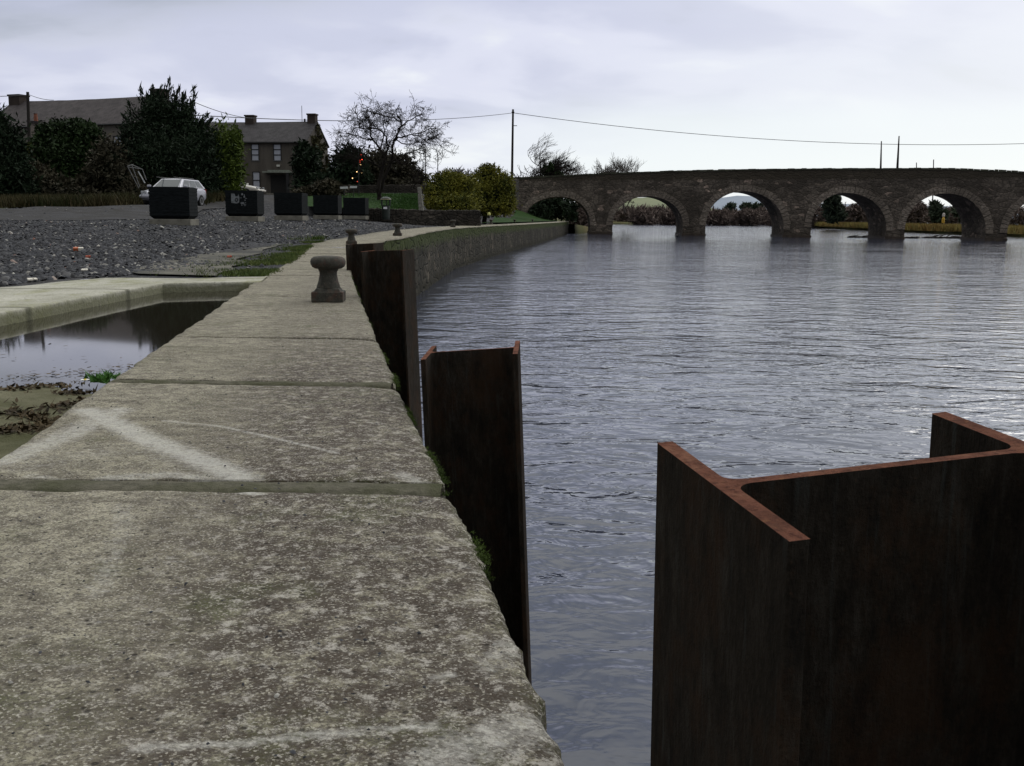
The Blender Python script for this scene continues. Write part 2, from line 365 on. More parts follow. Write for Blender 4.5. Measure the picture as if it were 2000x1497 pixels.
def copy_tree(r, loc, rz=0, label=None, scale=1):
    n = r.copy(); col.objects.link(n); n.location = loc; n.rotation_euler = (0, 0, rz); n.scale = (scale,) * 3
    if label: n['label'] = label
    for ch in list(r.children):
        c = ch.copy(); col.objects.link(c); c.parent = n
        for g2 in list(ch.children):
            d = g2.copy(); col.objects.link(d); d.parent = c
    return n
def smooth_(a, b, x): t = min(1, max(0, (x - a) / (b - a))); return t * t * (3 - 2 * t)
def bevel(o, wd, seg=2):
    m = o.modifiers.new('bevel', 'BEVEL'); m.width = wd; m.segments = seg; m.limit_method = 'ANGLE'; m.angle_limit = R(35)

# ------------------------------------------------------------ layout of the ground
QO = [(-6, 1.28), (0, .28), (1.2, .085), (2.28, -.105), (4.17, -.475), (8.5, -1.26), (11.8, -1.85), (20, -3.22), (24, -3.45), (31, -3.02), (48.7, -2.82), (63.5, -1.5), (88, 1.16), (110, 3.4), (140, 6.3), (176, 9.4)]
QI = [(-6, -.62), (0, -1.08), (2.84, -1.46), (4.06, -1.66), (6.21, -1.99), (10.86, -2.72), (15.65, -3.40), (20, -4.08), (24, -4.66), (31, -4.45), (48.7, -4.2), (63.5, -2.9), (88, -.2), (110, 2.0), (140, 4.9), (176, 8.0)]
def ip(tab, y):
    return float(np.interp(y, [a for a, _ in tab], [b for _, b in tab]))
def ztop(y): return .2 * smooth_(16, 38, y)
CP = []
for u, v, Y in [(340, 440, 31.5), (475, 432, 39), (566, 430, 44), (638, 428, 50), (694, 428, 56), (300, 402, 52), (100, 405, 50), (0, 410, 48), (0, 432, 34),
                (-300, 425, 36), (760, 430, 58), (935, 438, 60), (540, 382, 108), (420, 393, 66), (200, 392, 68), (0, 398, 66), (100, 385, 88), (640, 398, 85),
                (930, 424, 78), (1000, 423.5, 112), (1040, 424, 150), (850, 400, 105), (780, 378, 100), (480, 384, 88)]:
    CP.append(tuple(aty(u, v, Y)))
for y in (-6, 0, 3, 6, 9, 12, 15, 18, 22, 26, 31, 38, 48, 60, 75, 90, 110, 140, 176): CP.append((ip(QI, y), y, ztop(y) - .01))
CP += [(-8, 4, 0), (-7, 9, 0), (-7, 13, 0), (-9, 19, .08), (-7, 24, .14), (-14, 22, .2), (-20, 10, .3), (-25, 25, .45), (-40, 10, .6), (-60, 60, 1.6), (-90, 100, 4), (-40, 130, 4.2), (-5, 170, 2), (-160, 160, 7), (-40, 200, 6), (-200, 20, 5)]
_cx = np.array([c[:2] for c in CP]); _cz = np.array([c[2] for c in CP])
def zland(x, y):
    d = ((_cx - (x, y)) ** 2).sum(1); w_ = 1 / (d + .5) ** 2.0
    z = float((w_ * _cz).sum() / w_.sum()); k = smooth_(0, 7, ip(QI, y) - x) if y > 11 else 1
    return z * k + (ztop(y) - .01) * (1 - k)
def onland(u, v):
    z = 0
    for _ in range(40):
        p = atz(u, v, min(z, HE - .02 if v > 425 else z)); z = z * .5 + .5 * zland(p.x, p.y)
    p.z = zland(p.x, p.y); return p
def loft(name, A, B, nu, nv, m, zf=None, dz=0, kind='structure', kink=0):
    """sheet between two polylines of (x,y[,z])"""
    def samp(P, t):
        k = t * (len(P) - 1); i = min(int(k), len(P) - 2); f = k - i
        return tuple(P[i][j] * (1 - f) + P[i + 1][j] * f for j in range(len(P[0])))
    V = []
    for i in range(nu + 1):
        a, b = samp(A, i / nu), samp(B, i / nu)
        for j in range(nv + 1):
            t = j / nv; p = [a[q] * (1 - t) + b[q] * t for q in range(len(a))]
            if kink and j in (0, nv):
                p[0] += kink * mn.noise(Vector((p[0] * .6, p[1] * .6, 3))); p[1] += kink * mn.noise(Vector((p[0] * .6, p[1] * .6, 9)))
            V.append((p[0], p[1], (zf(p[0], p[1]) if zf else p[2]) + dz))
    Fc = [(i * (nv + 1) + j, (i + 1) * (nv + 1) + j, (i + 1) * (nv + 1) + j + 1, i * (nv + 1) + j + 1) for i in range(nu) for j in range(nv)]
    o = nmesh(name, V, Fc, m, smooth=True)
    if kind: o['kind'] = kind
    return o
# land strip: from the quay coping outwards to the left
RIMX = -4.62
ys = np.concatenate([np.arange(-6, 11.2, 1.0), [11.28, 11.30], np.arange(12, 40, .8), np.arange(40, 177, 1.5)])
ts = np.concatenate([np.arange(0, 6, .5), np.arange(6, 30, 1.5), np.arange(30, 80, 5), [90, 110, 140, 180, 240, 320]])
V = []
for y in ys:
    x0 = RIMX if y < 11.29 else ip(QI, y) + .05
    for t in ts:
        x = x0 - t; wob = .03 * mn.noise(Vector((x * .7, y * .7, 0))) * min(1, t)
        V.append((x, y, zland(x, y) - .012 + wob))
nt_ = len(ts)
Fc = [(i * nt_ + j + 1, i * nt_ + j, (i + 1) * nt_ + j, (i + 1) * nt_ + j + 1) for i in range(len(ys) - 1) for j in range(nt_ - 1)]
tag(nmesh('ground', V, Fc, MT['gravel'], smooth=True), kind='structure')
# base sheet far and wide below everything, river bed included
mb = MB(); mb.poly([(-4000, -60, -3.6), (4000, -60, -3.6), (4000, 4000, -3.6), (-4000, 4000, -3.6)]); tag(mb.build('riverbed', MT['earth']), kind='structure')
# river
mb = MB(); mb.poly([(-40, -60, ZW), (700, -60, ZW), (900, 1500, ZW), (-100, 1500, ZW)]); tag(mb.build('river', MT['water']), kind='structure')
# road, lawns, verge
P_ = lambda u, v, Y: tuple(aty(u, v, Y))
def P2(u, v, Y): a = aty(u, v, Y); return (a.x, a.y)
loft('road', [(-60, 44), P2(-150, 410, 47), P2(0, 409, 48), P2(100, 405, 50), P2(260, 402, 54), P2(420, 394, 66), P2(500, 384, 92), P2(560, 381, 104)],
     [(-60, 33), P2(-150, 432, 33), P2(0, 431, 34.5), P2(150, 429, 37), P2(300, 425, 41), P2(430, 413, 52), P2(560, 393, 80), P2(640, 388, 102)], 60, 10, MT['road'], zland, .03, kink=.5)
loft('lawn', [P_(600, 403, 62), P_(680, 406, 59.5), P_(740, 408.5, 58.6), P_(822, 410.5, 59.4)], [P_(600, 379, 95), P_(680, 378, 95), P_(740, 378, 95), P_(822, 378, 95)], 30, 16, MT['lawn'])
lw = [(ip(QI, y) + .02, y) for y in (61.5, 70, 80, 95, 110, 130, 150, 172)]
loft('riverside_lawn', lw, [P2(936, 424, 62.5), P2(938, 424, 72), P2(950, 424, 82), P2(965, 424, 98), P2(975, 424, 115), P2(990, 424, 132), P2(1000, 424, 150), P2(1010, 424, 172)], 50, 12, MT['lawn'], zland, .13)
loft('verge', [(-60, 45.5), P2(-150, 407, 48), P2(0, 407, 49), P2(100, 403, 51), P2(260, 400, 55), P2(420, 392, 67)], [(-60, 62), P2(-150, 395, 62), P2(0, 396, 62), P2(100, 394, 62), P2(260, 391, 66), P2(430, 388, 75)], 40, 8, MT['earth'], zland, .04, kink=.6)

# ------------------------------------------------------------ quay wall
qw = root('quay_wall', (0, 0, 0), 'long mossy stone quay wall topped with concrete coping slabs beside the river', 'quay wall')
JW = {2: .115, 3: .085}
joints = [-3.2, -.6, 2.545, 4.185, 5.75, 8.72, 11.9, 13.2, 15.6, 18.6, 21.6]
MW = .035
scuffs = [  # (points in photo pixels on the coping, half width m, strength)
    ([(320, 820), (430, 830), (520, 850), (660, 885)], .018, .9), ([(235, 985), (240, 1040), (215, 1090), (190, 1150)], .05, .55),
    ([(260, 1458), (450, 1450), (640, 1430), (850, 1412)], .022, .8), ([(440, 938), (500, 962)], .035, 1), ([(330, 1085), (360, 1095)], .015, .7), ([(40, 905), (200, 880), (300, 870), (420, 925)], .20, .48), ([(20, 1080), (120, 1150), (60, 1300)], .12, .3), ([(200, 700), (420, 690)], .12, .3),
    ([(60, 925), (140, 935), (228, 950)], .03, .7), ([(860, 1480), (960, 1440), (1050, 1400)], .09, .75), ([(960, 1290), (1000, 1250)], .06, .6),
    ([(880, 1090), (930, 1110)], .03, .6), ([(730, 820), (800, 850)], .05, .45), ([(780, 925), (840, 945)], .04, .8), ([(845, 1320), (880, 1315)], .02, .8),
    ([(0, 900), (150, 840), (230, 800)], .10, .8), ([(170, 800), (300, 860), (400, 900), (470, 932)], .085, .95), ([(200, 930), (330, 925), (430, 935)], .05, .75), ([(740, 1065), (780, 1068)], .03, .55),
    ([(0, 1250), (120, 1240)], .03, .3), ([(200, 1100), (240, 1250), (180, 1330)], .04, .3), ([(640, 735), (740, 780)], .06, .4), ([(720, 690), (760, 700)], .04, .5)]
moss = [([(510, 945), (680, 940), (840, 940)], .035, .9), ([(800, 955), (845, 955)], .02, .9), ([(400, 1160), (450, 1170)], .04, .7), ([(540, 1140), (600, 1150)], .045, .8), ([(640, 1010), (700, 1000)], .03, .6),
        ([(200, 755), (330, 742)], .02, .8), ([(30, 1280), (160, 1270)], .08, .5), ([(690, 960), (840, 952)], .015, .9), ([(0, 1370), (130, 1400)], .08, .5), ([(640, 610), (690, 608)], .05, .8)]
def segd(P, a, b):
    ab = b - a; t = np.clip(((P - a) @ ab) / (ab @ ab), 0, 1); return np.linalg.norm(P - (a + t[:, None] * ab), axis=1)
def paint(P, strokes):
    out = np.zeros(len(P))
    for pts, wd, st in strokes:
        W = [np.array(atz(u, v, 0)[:2]) for u, v in pts]
        for a, b in zip(W, W[1:]):
            d = segd(P, a, b); out = np.maximum(out, st * np.clip(1.25 - d / wd, 0, 1))
    return out
def slab(y0, y1, dzz, step, skew0, skew1):
    L = y1 - y0; nv_ = max(2, int(L / step)); prof = []
    wd = 1.3; ns = max(8, int(wd / step))
    S = [(0, -.16), (0, -.04), (.006, -.012), (.02, 0)] + [(.02 + (1 - .05) * k / ns, 0) for k in range(1, ns)] + [(.975, 0), (.990, -.004), (.998, -.014), (1, -.05), (1, -.3)]
    V = []
    for j in range(-1, nv_ + 2):
        jj = min(max(j, 0), nv_); t = jj / nv_
        for k, (s_, z) in enumerate(S):
            sk = skew0 * (1 - t) + skew1 * t
            y = y0 + t * L + sk * (s_ - .5) * (1 if 0 <= jj <= nv_ else 0)
            xi, xo = ip(QI, y), ip(QO, y)
            ew = .012 * mn.noise(Vector((y * 2.1, 5, 0))) + .010 * mn.noise(Vector((y * 13, 5, 0))) + .009 * mn.noise(Vector((y * 37, 5, 0)))
            ei = .030 * mn.noise(Vector((y * 2.3, 25, 0))) + .018 * mn.noise(Vector((y * 9, 25, 0)))
            x = xi + (xo - xi) * s_ + (ew * s_ ** 6 if s_ > .3 else ei * (1 - s_) ** 8)
            ed = min(t, 1 - t) * L
            zz_ = z + dzz + ztop(y) + .004 * mn.noise(Vector((x * 1.3, y * 1.3, 2))) + .0025 * mn.noise(Vector((x * 9, y * 9, 2)))
            zz_ -= .010 * smooth_(.88, 1, s_) * (.5 + mn.noise(Vector((y * 2, 8, 0))))
            if ed < .02 and z > -.03: zz_ -= .0035 * (1 + mn.noise(Vector((x * 14, y0 * 3, 2))))
            yy = y + (.006 * mn.noise(Vector((x * 7, y0, 1))) if jj in (0, nv_) else 0)
            if j < 0 or j > nv_: zz_ -= .1
            V.append((x, yy, zz_))
    n = len(S)
    Fc = [(i * n + k, i * n + k + 1, (i + 1) * n + k + 1, (i + 1) * n + k) for i in range(nv_ + 2) for k in range(n - 1)]
    o = nmesh('coping_slab', V, Fc, MT['slab'], qw, smooth=True)
    A = np.array(V); P = A[:, :2]
    if y0 < 12:
        r_ = paint(P, scuffs); g_ = paint(P, moss)
        xi = np.interp(P[:, 1], [a for a, _ in QI], [b for _, b in QI]); xo = np.interp(P[:, 1], [a for a, _ in QO], [b for _, b in QO])
        s_ = (P[:, 0] - xi) / (xo - xi)
        bl = np.clip((s_ - .34) / .30, 0, 1) * np.clip((7.5 - P[:, 1]) / 3, .45, 1); bl = np.maximum(bl, .55 * np.clip((2.0 - P[:, 1]) / .6, 0, 1))
        g_ = np.maximum(g_, np.clip((s_ - .97) / .03, 0, 1) * .9); r_ = np.maximum(r_, np.clip((s_ - .80) / .15, 0, 1) * .3 * np.clip((2.2 - P[:, 1]) / .5, .35, 1))
        ca = o.data.color_attributes.new('stain', 'FLOAT_COLOR', 'POINT')
        ca.data.foreach_set('color', np.stack([r_, g_, bl, np.ones(len(P))], 1).astype(np.float32).ravel())
    return o
for i in range(len(joints) - 1):
    y0, y1 = joints[i] + JW.get(i, MW) / 2, joints[i + 1] - JW.get(i + 1, MW) / 2
    slab(y0, y1, rnd.uniform(-.004, .004), .018 if y0 < 5 else .04 if y0 < 12 else .1, rnd.uniform(-.04, .04), rnd.uniform(-.04, .04))
# mortar bed under the slabs, seen in the joints
def strip(name, y0, y1, step, zf, sec, m, parent):
    V = []; n = len(sec); K = int((y1 - y0) / step)
    for i in range(K + 1):
        y = y0 + (y1 - y0) * i / K; xi, xo = ip(QI, y), ip(QO, y)
        for s_, dx_, z in sec:
            V.append((xi + (xo - xi) * s_ + dx_, y, z + zf(y)))
    return nmesh(name, V, [(i * n + k, i * n + k + 1, (i + 1) * n + k + 1, (i + 1) * n + k) for i in range(K) for k in range(n - 1)], m, parent, smooth=False)
strip('mortar_bed', -6, 21.7, .1, lambda y: ztop(y) - .022, [(0, .03, -.25), (0, .03, 0), (1, -.035, 0), (1, -.035, -.3)], MT['mortar'], qw)
for q, hw in ((2, .062), (3, .048)):          # wide flush mortar bands in two of the joints
    V = []; K = 60
    for i in range(K + 1):
        s_ = i / K; y = joints[q]; xi, xo = ip(QI, y) + .02, ip(QO, y) - .02
        for t_, z in ((-hw - .01, -.05), (-hw + .012, -.012), (-.3 * hw, -.004), (.5 * hw, -.004), (hw - .004, -.010), (hw + .01, -.05)):
            V.append((xi + (xo - xi) * s_, y + t_ + .008 * mn.noise(Vector((s_ * 9, q, 1))), z + .001 + .003 * mn.noise(Vector((s_ * 12, t_ * 30, q)))))
    nmesh('mortar_band', V, [(i * 6 + k, (i + 1) * 6 + k, (i + 1) * 6 + k + 1, i * 6 + k + 1) for i in range(K) for k in range(5)], MT['mortar'], qw)
# far coping as one run
def farcop():
    V = []; K = 260; n = 7
    for i in range(K + 1):
        t = i / K; y = 21.62 + (174 - 21.62) * t ** 1.6; xi, xo = ip(QI, y), ip(QO, y)
        w1 = .05 * mn.noise(Vector((y * .8, 1, 1)))
        for k, (s_, z) in enumerate([(0, -.15), (0, 0), (.33, .0), (.66, .0), (.97, 0), (1, -.03), (1, -.06)]):
            V.append((xi + (xo - xi) * s_ + (w1 if k > 3 else 0), y, z + ztop(y) + .015 * mn.noise(Vector((s_ * 2, y * .6, 4)))))
    return nmesh('coping', V, [(i * n + k, i * n + k + 1, (i + 1) * n + k + 1, (i + 1) * n + k) for i in range(K) for k in range(n - 1)], MT['slab'], qw)
farcop()
V = []; K = 330; zs = [.0, -.15, -.35, -.6, -.9, -1.2, -1.5, -1.75, -2.2, -3.5]; n = len(zs)
for i in range(K + 1):
    y = -6 + 182 * (i / K) ** 1.3; xo = ip(QO, y)
    for z in zs:
        V.append((xo - .02 + .05 * mn.noise(Vector((y * 1.5, z * 2.5, 0))) - z * .03, y, z - (.12 if y < 21.6 else .04) + ztop(y)))
nmesh('wall_face', V, [(i * n + k, i * n + k + 1, (i + 1) * n + k + 1, (i + 1) * n + k) for i in range(K) for k in range(n - 1)], MT['quay'], qw, smooth=True)
# lower ledge by the far water line
# moss cushions along the edge of the coping
MOSS = leafmat('moss_leaf', [(.014, .022, .004), (.028, .046, .007), (.045, .07, .010)], big=3)
def tufts(name, pts, n_each, h, wdt, m, label=None, cat=None, spread=.03, kind='stuff', parent=None, lean=.5, seed=1):
    """blades: thin upright triangles around the given points"""
    rg = np.random.default_rng(seed); P = np.repeat(np.array(pts, float), n_each, 0); N = len(P)
    P[:, :2] += rg.normal(0, spread, (N, 2)); a = rg.uniform(0, 2 * np.pi, N); hh = h * rg.uniform(.4, 1.2, N); ww = wdt * rg.uniform(.6, 1.3, N)
    dx_ = np.cos(a) * ww; dy_ = np.sin(a) * ww; ln = rg.normal(0, lean, (N, 2)) * hh[:, None]
    A = P + np.stack([-dx_, -dy_, np.zeros(N)], 1); B = P + np.stack([dx_, dy_, np.zeros(N)], 1)
    C = P + np.stack([ln[:, 0], ln[:, 1], hh], 1)
    V = np.stack([A, B, C], 1).reshape(-1, 3); Fc = np.arange(N * 3).reshape(-1, 3)
    o = nmesh(name, V, Fc, m, parent); return tag(o, label, cat, kind=kind)
pts = []
rg = random.Random(3)
for i in range(5200):
    y = 1.2 + 12 * rg.random() ** 1.5; d = mn.noise(Vector((y * 2.6, 3, 3))) + .5 * mn.noise(Vector((y * 9, 3, 3)))
    if d < .22: continue
    o_ = rg.uniform(-.010, .018) * min(1, d * 3)
    pts.append((ip(QO, y) + .012 * mn.noise(Vector((y * 2.1, 5, 0))) + .010 * mn.noise(Vector((y * 13, 5, 0))) + o_, y, -.012 - max(0, o_) * 1.5 - rg.random() * .02))
tufts('moss', pts, 12, .0045, .0013, MOSS, 'green moss cushions along the river edge of the coping slabs', 'moss', .005, lean=.8)
pts = []
for yj in joints[2:6]:
    for i in range(220):
        s_ = rg.random(); 
        if mn.noise(Vector((s_ * 5, yj, 0))) < -.05: continue
        pts.append((ip(QI, yj) * (1 - s_) + ip(QO, yj) * s_, yj + rg.uniform(-.016, .016), -.022))
tufts('joint_moss', pts, 5, .008, .0025, MOSS, 'short moss growing in the joints between coping slabs', 'moss', .006, lean=.8, seed=2)

# ------------------------------------------------------------ bollards
def m_iron():
    m, nt, b = mat('cast_iron', .8, .3); P = objc(nt)
    c = ramp(nt, noise(nt, P, 22, 7, .75), [(.35, (.026, .025, .020)), (.55, (.055, .052, .042)), (.72, (.095, .09, .072))])
    c = mix(nt, ramp(nt, noise(nt, P, 7, 6, .75), [(.50, 0), (.62, .75)]), c, (.085, .045, .032))
    c = mix(nt, ramp(nt, voro(nt, P, 60), [(.10, .6), (.16, 0)]), c, (.20, .19, .16))
    lk(nt, c, b.inputs['Base Color']); bump(nt, b, noise(nt, P, 60, 5, .7), .9, .006); return m
IRON = m_iron()
def bollard():
    r = root('mooring_bollard', (0, 0, 0), '', 'bollard', 'iron mooring bollards along the quay edge')
    m = MB(); m.box((0, 0, .042), (.25, .25, .085)); m.box((0, 0, .095), (.215, .215, .03), taper=.85); b = m.build('base_plate', IRON, r); bevel(b, .008)
    m = MB(); m.lathe([(.098, .085), (.094, .12), (.079, .165), (.070, .21), (.070, .235), (.082, .262), (.10, .28)], n=28); m.build('post', IRON, r, smooth=True)
    m = MB(); m.lathe([(.075, .262), (.105, .264), (.128, .278), (.139, .300), (.141, .322), (.133, .343), (.112, .358), (.07, .364), (.0005, .366)], n=32); m.build('cap', IRON, r, smooth=True)
    return r
b0 = bollard(); loc0 = atz(640, 590, 0)
b0.location = (loc0.x, loc0.y + .05, .0); b0.rotation_euler.z = R(4)
b0['label'] = 'large mushroom headed iron bollard nearest on the pale coping slabs'
labs = ['small iron bollard standing at the bend of the quay behind the rusty piles', 'iron bollard on the mossy coping, third along from the large near one',
        'iron bollard on the coping in front of the end of the low stone wall', 'iron bollard beside the riverside lawn just below the small yellow headed post',
        'dark bollard on the lawn edge before the bridge, sixth along the quay', 'farthest tiny bollard on the quay edge near the first arch']
for (u, v), lb in zip([(703, 471), (815, 457), (895, 444.5), (959, 439), (1005, 436.5), (1040, 435)], labs):
    p = atz(u, v, .2 if u > 750 else .13); p.z = ztop(p.y) - .01
    p.x = min(p.x, ip(QO, p.y) - .25)
    copy_tree(b0, p, R(rnd.uniform(-10, 20)), lb, .98 if u < 750 else 1.0)

# ------------------------------------------------------------ steel H piles
def hpile(loc, th, h, t, tw, b, z0, top, label, fil=.022, lean=0):
    r = root('steel_pile', (loc[0], loc[1], z0), label, 'steel pile', 'rusty steel H piles driven beside the quay', th)
    y1 = b / 2; wt = tw / 2
    def fl(cx, cy, a0, a1): return [(cx + fil * math.cos(R(a0 + (a1 - a0) * k / 5)), cy + fil * math.sin(R(a0 + (a1 - a0) * k / 5))) for k in range(6)]
    out = [(0, -y1), (t, -y1)] + fl(t + fil, -wt - fil, 180, 90) + fl(h - t - fil, -wt - fil, 90, 0) + [(h - t, -y1), (h, -y1), (h, y1), (h - t, y1)] + fl(h - t - fil, wt + fil, 360, 270) + fl(t + fil, wt + fil, 270, 180) + [(t, y1), (0, y1)]
    zf = lambda x, y: top[0] + top[1] * x + top[2] * y + .002 * mn.noise(Vector((x * 25, y * 25, loc[1]))) - z0
    m = MB(); m.prism(out, 0, 0, 0, True, zf, 1)
    o = m.build('shaft', [MT['rust'], MT['rustop']], r); bevel(o, .0028, 2)
    zt = top[0]; L = lean                                        # the pile leans: pivot at its head
    r.rotation_euler = (0, -R(L), th); r.location = (loc[0] + math.sin(R(L)) * (zt - z0) * math.cos(th), loc[1] + math.sin(R(L)) * (zt - z0) * math.sin(th), z0)
    return r
hpile((.224, 1.105), .203, .412, .0215, .017, .37, -3.4, (.39, .056, .041), 'huge rusty H pile nearest in the right corner', lean=.7)
a = aty(833, 690, 3.86); c_ = aty(1014, 688, 3.80)
hpile((a.x, 3.86), R(-1.5), .352, .0185, .014, .40, -3.4, (.175, .03, .0), 'free standing rusty H pile in the water left of the nearest one', lean=2.6)
a = aty(726, 495, 9.3)
hpile((a.x, 9.0), R(-9), .372, .0185, .014, .40, -3.4, (.385, 0, 0), 'dark rusty H pile against the quay just past the large bollard', lean=2.4)
a = aty(693, 480, 13.6)
hpile((a.x, 13.3), R(-12), .37, .0185, .014, .40, -3.4, (.325, .03, 0), 'farthest rusty H pile, half hidden behind the next one', lean=1.5)

# ------------------------------------------------------------ sunken basin with its pale concrete kerb
rim = root('concrete_kerb', (0, 0, 0), 'pale concrete kerb with green stains around the puddle', 'kerb')
inn = [(-3.25, -6), (-3.40, 4), (-3.50, 7), (-3.47, 9), (-3.46, 10.14)]
m = MB(); V = []; secs = []
path_in = [(-3.1, -6), (-3.3, 0), (-3.40, 4), (-3.50, 7), (-3.49, 9), (-3.46, 10.14)]
path_out = [(-4.9, -6), (-4.85, 0), (-4.75, 4), (-4.72, 7), (-4.72, 9.3), (-4.35, 10.95)]
def rimstrip(A, B, n, name):
    V = []
    for i in range(n + 1):
        t = i / n * (len(A) - 1); k = min(int(t), len(A) - 2); f = t - k
        a_ = [A[k][j] * (1 - f) + A[k + 1][j] * f for j in (0, 1)]; b_ = [B[k][j] * (1 - f) + B[k + 1][j] * f for j in (0, 1)]
        wb = .012 * mn.noise(Vector((a_[0] * 2, a_[1] * 2, 0))); wo_ = .10 * mn.noise(Vector((b_[0] * 1.5, b_[1] * 1.5, 5)))
        d = Vector((b_[0] - a_[0], b_[1] - a_[1])).normalized()
        for s_, z in ((0, -.4), (0, -.012), (.004, .002), (.012, .006)):
            V.append((a_[0] + d.x * (s_ + wb), a_[1] + d.y * (s_ + wb), z))
        for q in range(1, 9):
            f2 = q / 8; x = a_[0] + (b_[0] - a_[0]) * f2 + d.x * wo_ * f2; y = a_[1] + (b_[1] - a_[1]) * f2 + d.y * wo_ * f2
            V.append((x, y, .006 + .012 * mn.noise(Vector((x, y, 0)))))
        V.append((x + d.x * .05, y + d.y * .05, -.06))
    k = 13
    return nmesh(name, V, [(i * k + j, (i + 1) * k + j, (i + 1) * k + j + 1, i * k + j + 1) for i in range(n) for j in range(k - 1)], MT['rim'], rim, smooth=False)
rimstrip(path_in, path_out, 90, 'side_kerb')
rimstrip([(-3.46, 10.14), (-3.1, 10.36), (-2.60, 10.6)], [(-4.35, 10.95), (-3.5, 11.12), (-2.72, 11.36)], 20, 'end_kerb')
# floor of the basin, rising out of the water towards the camera
V = []; nx, ny = 90, 260
def zfloor(x, y):
    base = -.105 + .050 * smooth_(5.05, 3.3, y) + .02 * smooth_(3.3, 1, y)
    base += .016 * mn.noise(Vector((x * 1.6, y * 1.6, 0))) + .010 * mn.noise(Vector((x * 5, y * 5, 0))) + .004 * mn.noise(Vector((x * 17, y * 17, 0)))
    base -= .07 * smooth_(5.1, 7.5, y)
    d = x - ip(QI, y)
    return base
for i in range(ny + 1):
    y = -6 + 16.9 * (i / ny) ** .8
    for j in range(nx + 1):
        x1 = ip(QI, y) + .06; x = -3.62 + (x1 + 3.62) * j / nx; V.append((x, y, zfloor(x, y)))
k = nx + 1
tag(nmesh('basin_floor', V, [(i * k + j, i * k + j + 1, (i + 1) * k + j + 1, (i + 1) * k + j) for i in range(ny) for j in range(nx)], MT['bed'], smooth=True), kind='structure')
m = MB(); m.poly([(-3.6, -6, -.088), (-.6, -6, -.088), (-1.1, 2, -.088), (-1.62, 4.1, -.088), (-2.0, 6.5, -.088), (-2.62, 10.75, -.088), (-3.6, 10.4, -.088)])
tag(m.build('puddle', MT['puddle']), kind='structure')
# rotted leaves and twigs lying on the muddy floor
DEB = leafmat('rotten_leaf', [(.018, .014, .008), (.04, .028, .014), (.07, .05, .025)], big=4)
rg2 = np.random.default_rng(5); P = []
lines = [([(0, 848), (60, 840), (110, 826)], .045, 420), ([(100, 800), (150, 790), (190, 778)], .04, 260), ([(20, 808), (80, 822)], .035, 260), ([(0, 760), (60, 752), (140, 744), (210, 722), (245, 714)], .045, 420), ([(0, 805), (90, 800)], .3, 110),
         ([(120, 765), (175, 758)], .03, 120)]
for ln, sp_, n in lines:
    W = [np.array(atz(u, v, -.07)[:2]) for u, v in ln]
    for _ in range(n):
        i = rg2.integers(0, len(W) - 1); f = rg2.random(); q = W[i] * (1 - f) + W[i + 1] * f + rg2.normal(0, sp_, 2); P.append((q[0], q[1], zfloor(*q)))
P = [p for p in P if p[0] < ip(QI, p[1]) + .02]
def flat_leaves(name, P, sz, m, seed, label, cat, tilt=.5):
    rg = np.random.default_rng(seed); P = np.array(P); N = len(P); a = rg.uniform(0, 6.28, N); l = sz * rg.uniform(.4, 1.4, N); w_ = l * rg.uniform(.2, .6, N)
    t1 = np.stack([np.cos(a), np.sin(a), rg.normal(0, tilt, N)], 1); t2 = np.stack([-np.sin(a), np.cos(a), rg.normal(0, tilt, N)], 1)
    t1 *= l[:, None]; t2 *= w_[:, None]; P = P + np.stack([np.zeros(N), np.zeros(N), l * .25 + .002], 1)
    V = np.stack([P - t1, P + t2 * .9, P + t1, P - t2], 1).reshape(-1, 3)
    return tag(nmesh(name, V, np.arange(N * 4).reshape(-1, 4), m), label, cat, kind='stuff')
flat_leaves('dead_leaves', P, .014, DEB, 3, 'dark rotted leaves and twigs on the muddy floor by the puddle', 'leaves')
P = []
for _ in range(46):
    u, v = rg2.uniform(-60, 300), rg2.uniform(640, 748); q = atz(u, v, -.086)
    if q.x < ip(QI, q.y) - .03 and q.x > -3.4: P.append((q.x, q.y, -.087))
for _ in range(160):
    u = rg2.uniform(-40, 280); v = 752 - (u + 40) * .10 - abs(rg2.normal(0, 7)); q = atz(u, v, -.086)
    if q.x < ip(QI, q.y) - .03: P.append((q.x, q.y, -.087))
flat_leaves('floating_leaves', P, .016, DEB, 9, 'small dead leaves floating on the puddle', 'leaves', .05)
q = atz(462, 566, -.085); m = MB(); m.lathe([(.001, -.03), (.10, -.02), (.12, 0), (.06, .018), (.001, .02)], (0, 0, 0), 9); m.v = [(x * 1.1, y * .6 + .02 * x, z) for x, y, z in m.v]; o = m.build('stone', MT['rim']); o.location = q; tag(o, 'small pale flat stone breaking the surface at the far end of the puddle', 'stone')
# small weed and a daisy by the slab edge
WEED = leafmat('weed_leaf', [(.02, .06, .012), (.04, .11, .02), (.06, .14, .03)], big=5)
p = atz(205, 742, -.05); tufts('weed', [tuple(p + Vector((rnd.gauss(0, .035), rnd.gauss(0, .05), 0))) for _ in range(16)], 9, .035, .009, WEED, 'small green weed growing at the slab edge beside the daisy', 'weed', .012, kind='thing', lean=.9)
p = atz(165, 752, -.055)
dr = root('daisy', p, 'single white daisy with a yellow centre at the edge of the puddle', 'flower')
m = MB(); m.tube([(0, 0, 0), (.004, 0, .02)], .0012, 5); m.build('stem', WEED, dr)
m = MB()
for k in range(13):
    a_ = k * 2 * math.pi / 13; d = Vector((math.cos(a_), math.sin(a_), 0)); e = Vector((-d.y, d.x, 0)); o_ = Vector((.004, 0, .021))
    m.add([o_ + d * .004 - e * .002, o_ + d * .016 - e * .0042 + Vector((0, 0, .003)), o_ + d * .020 + Vector((0, 0, .002)), o_ + d * .016 + e * .0042 + Vector((0, 0, .003)), o_ + d * .004 + e * .002], [(0, 1, 2, 3, 4)])
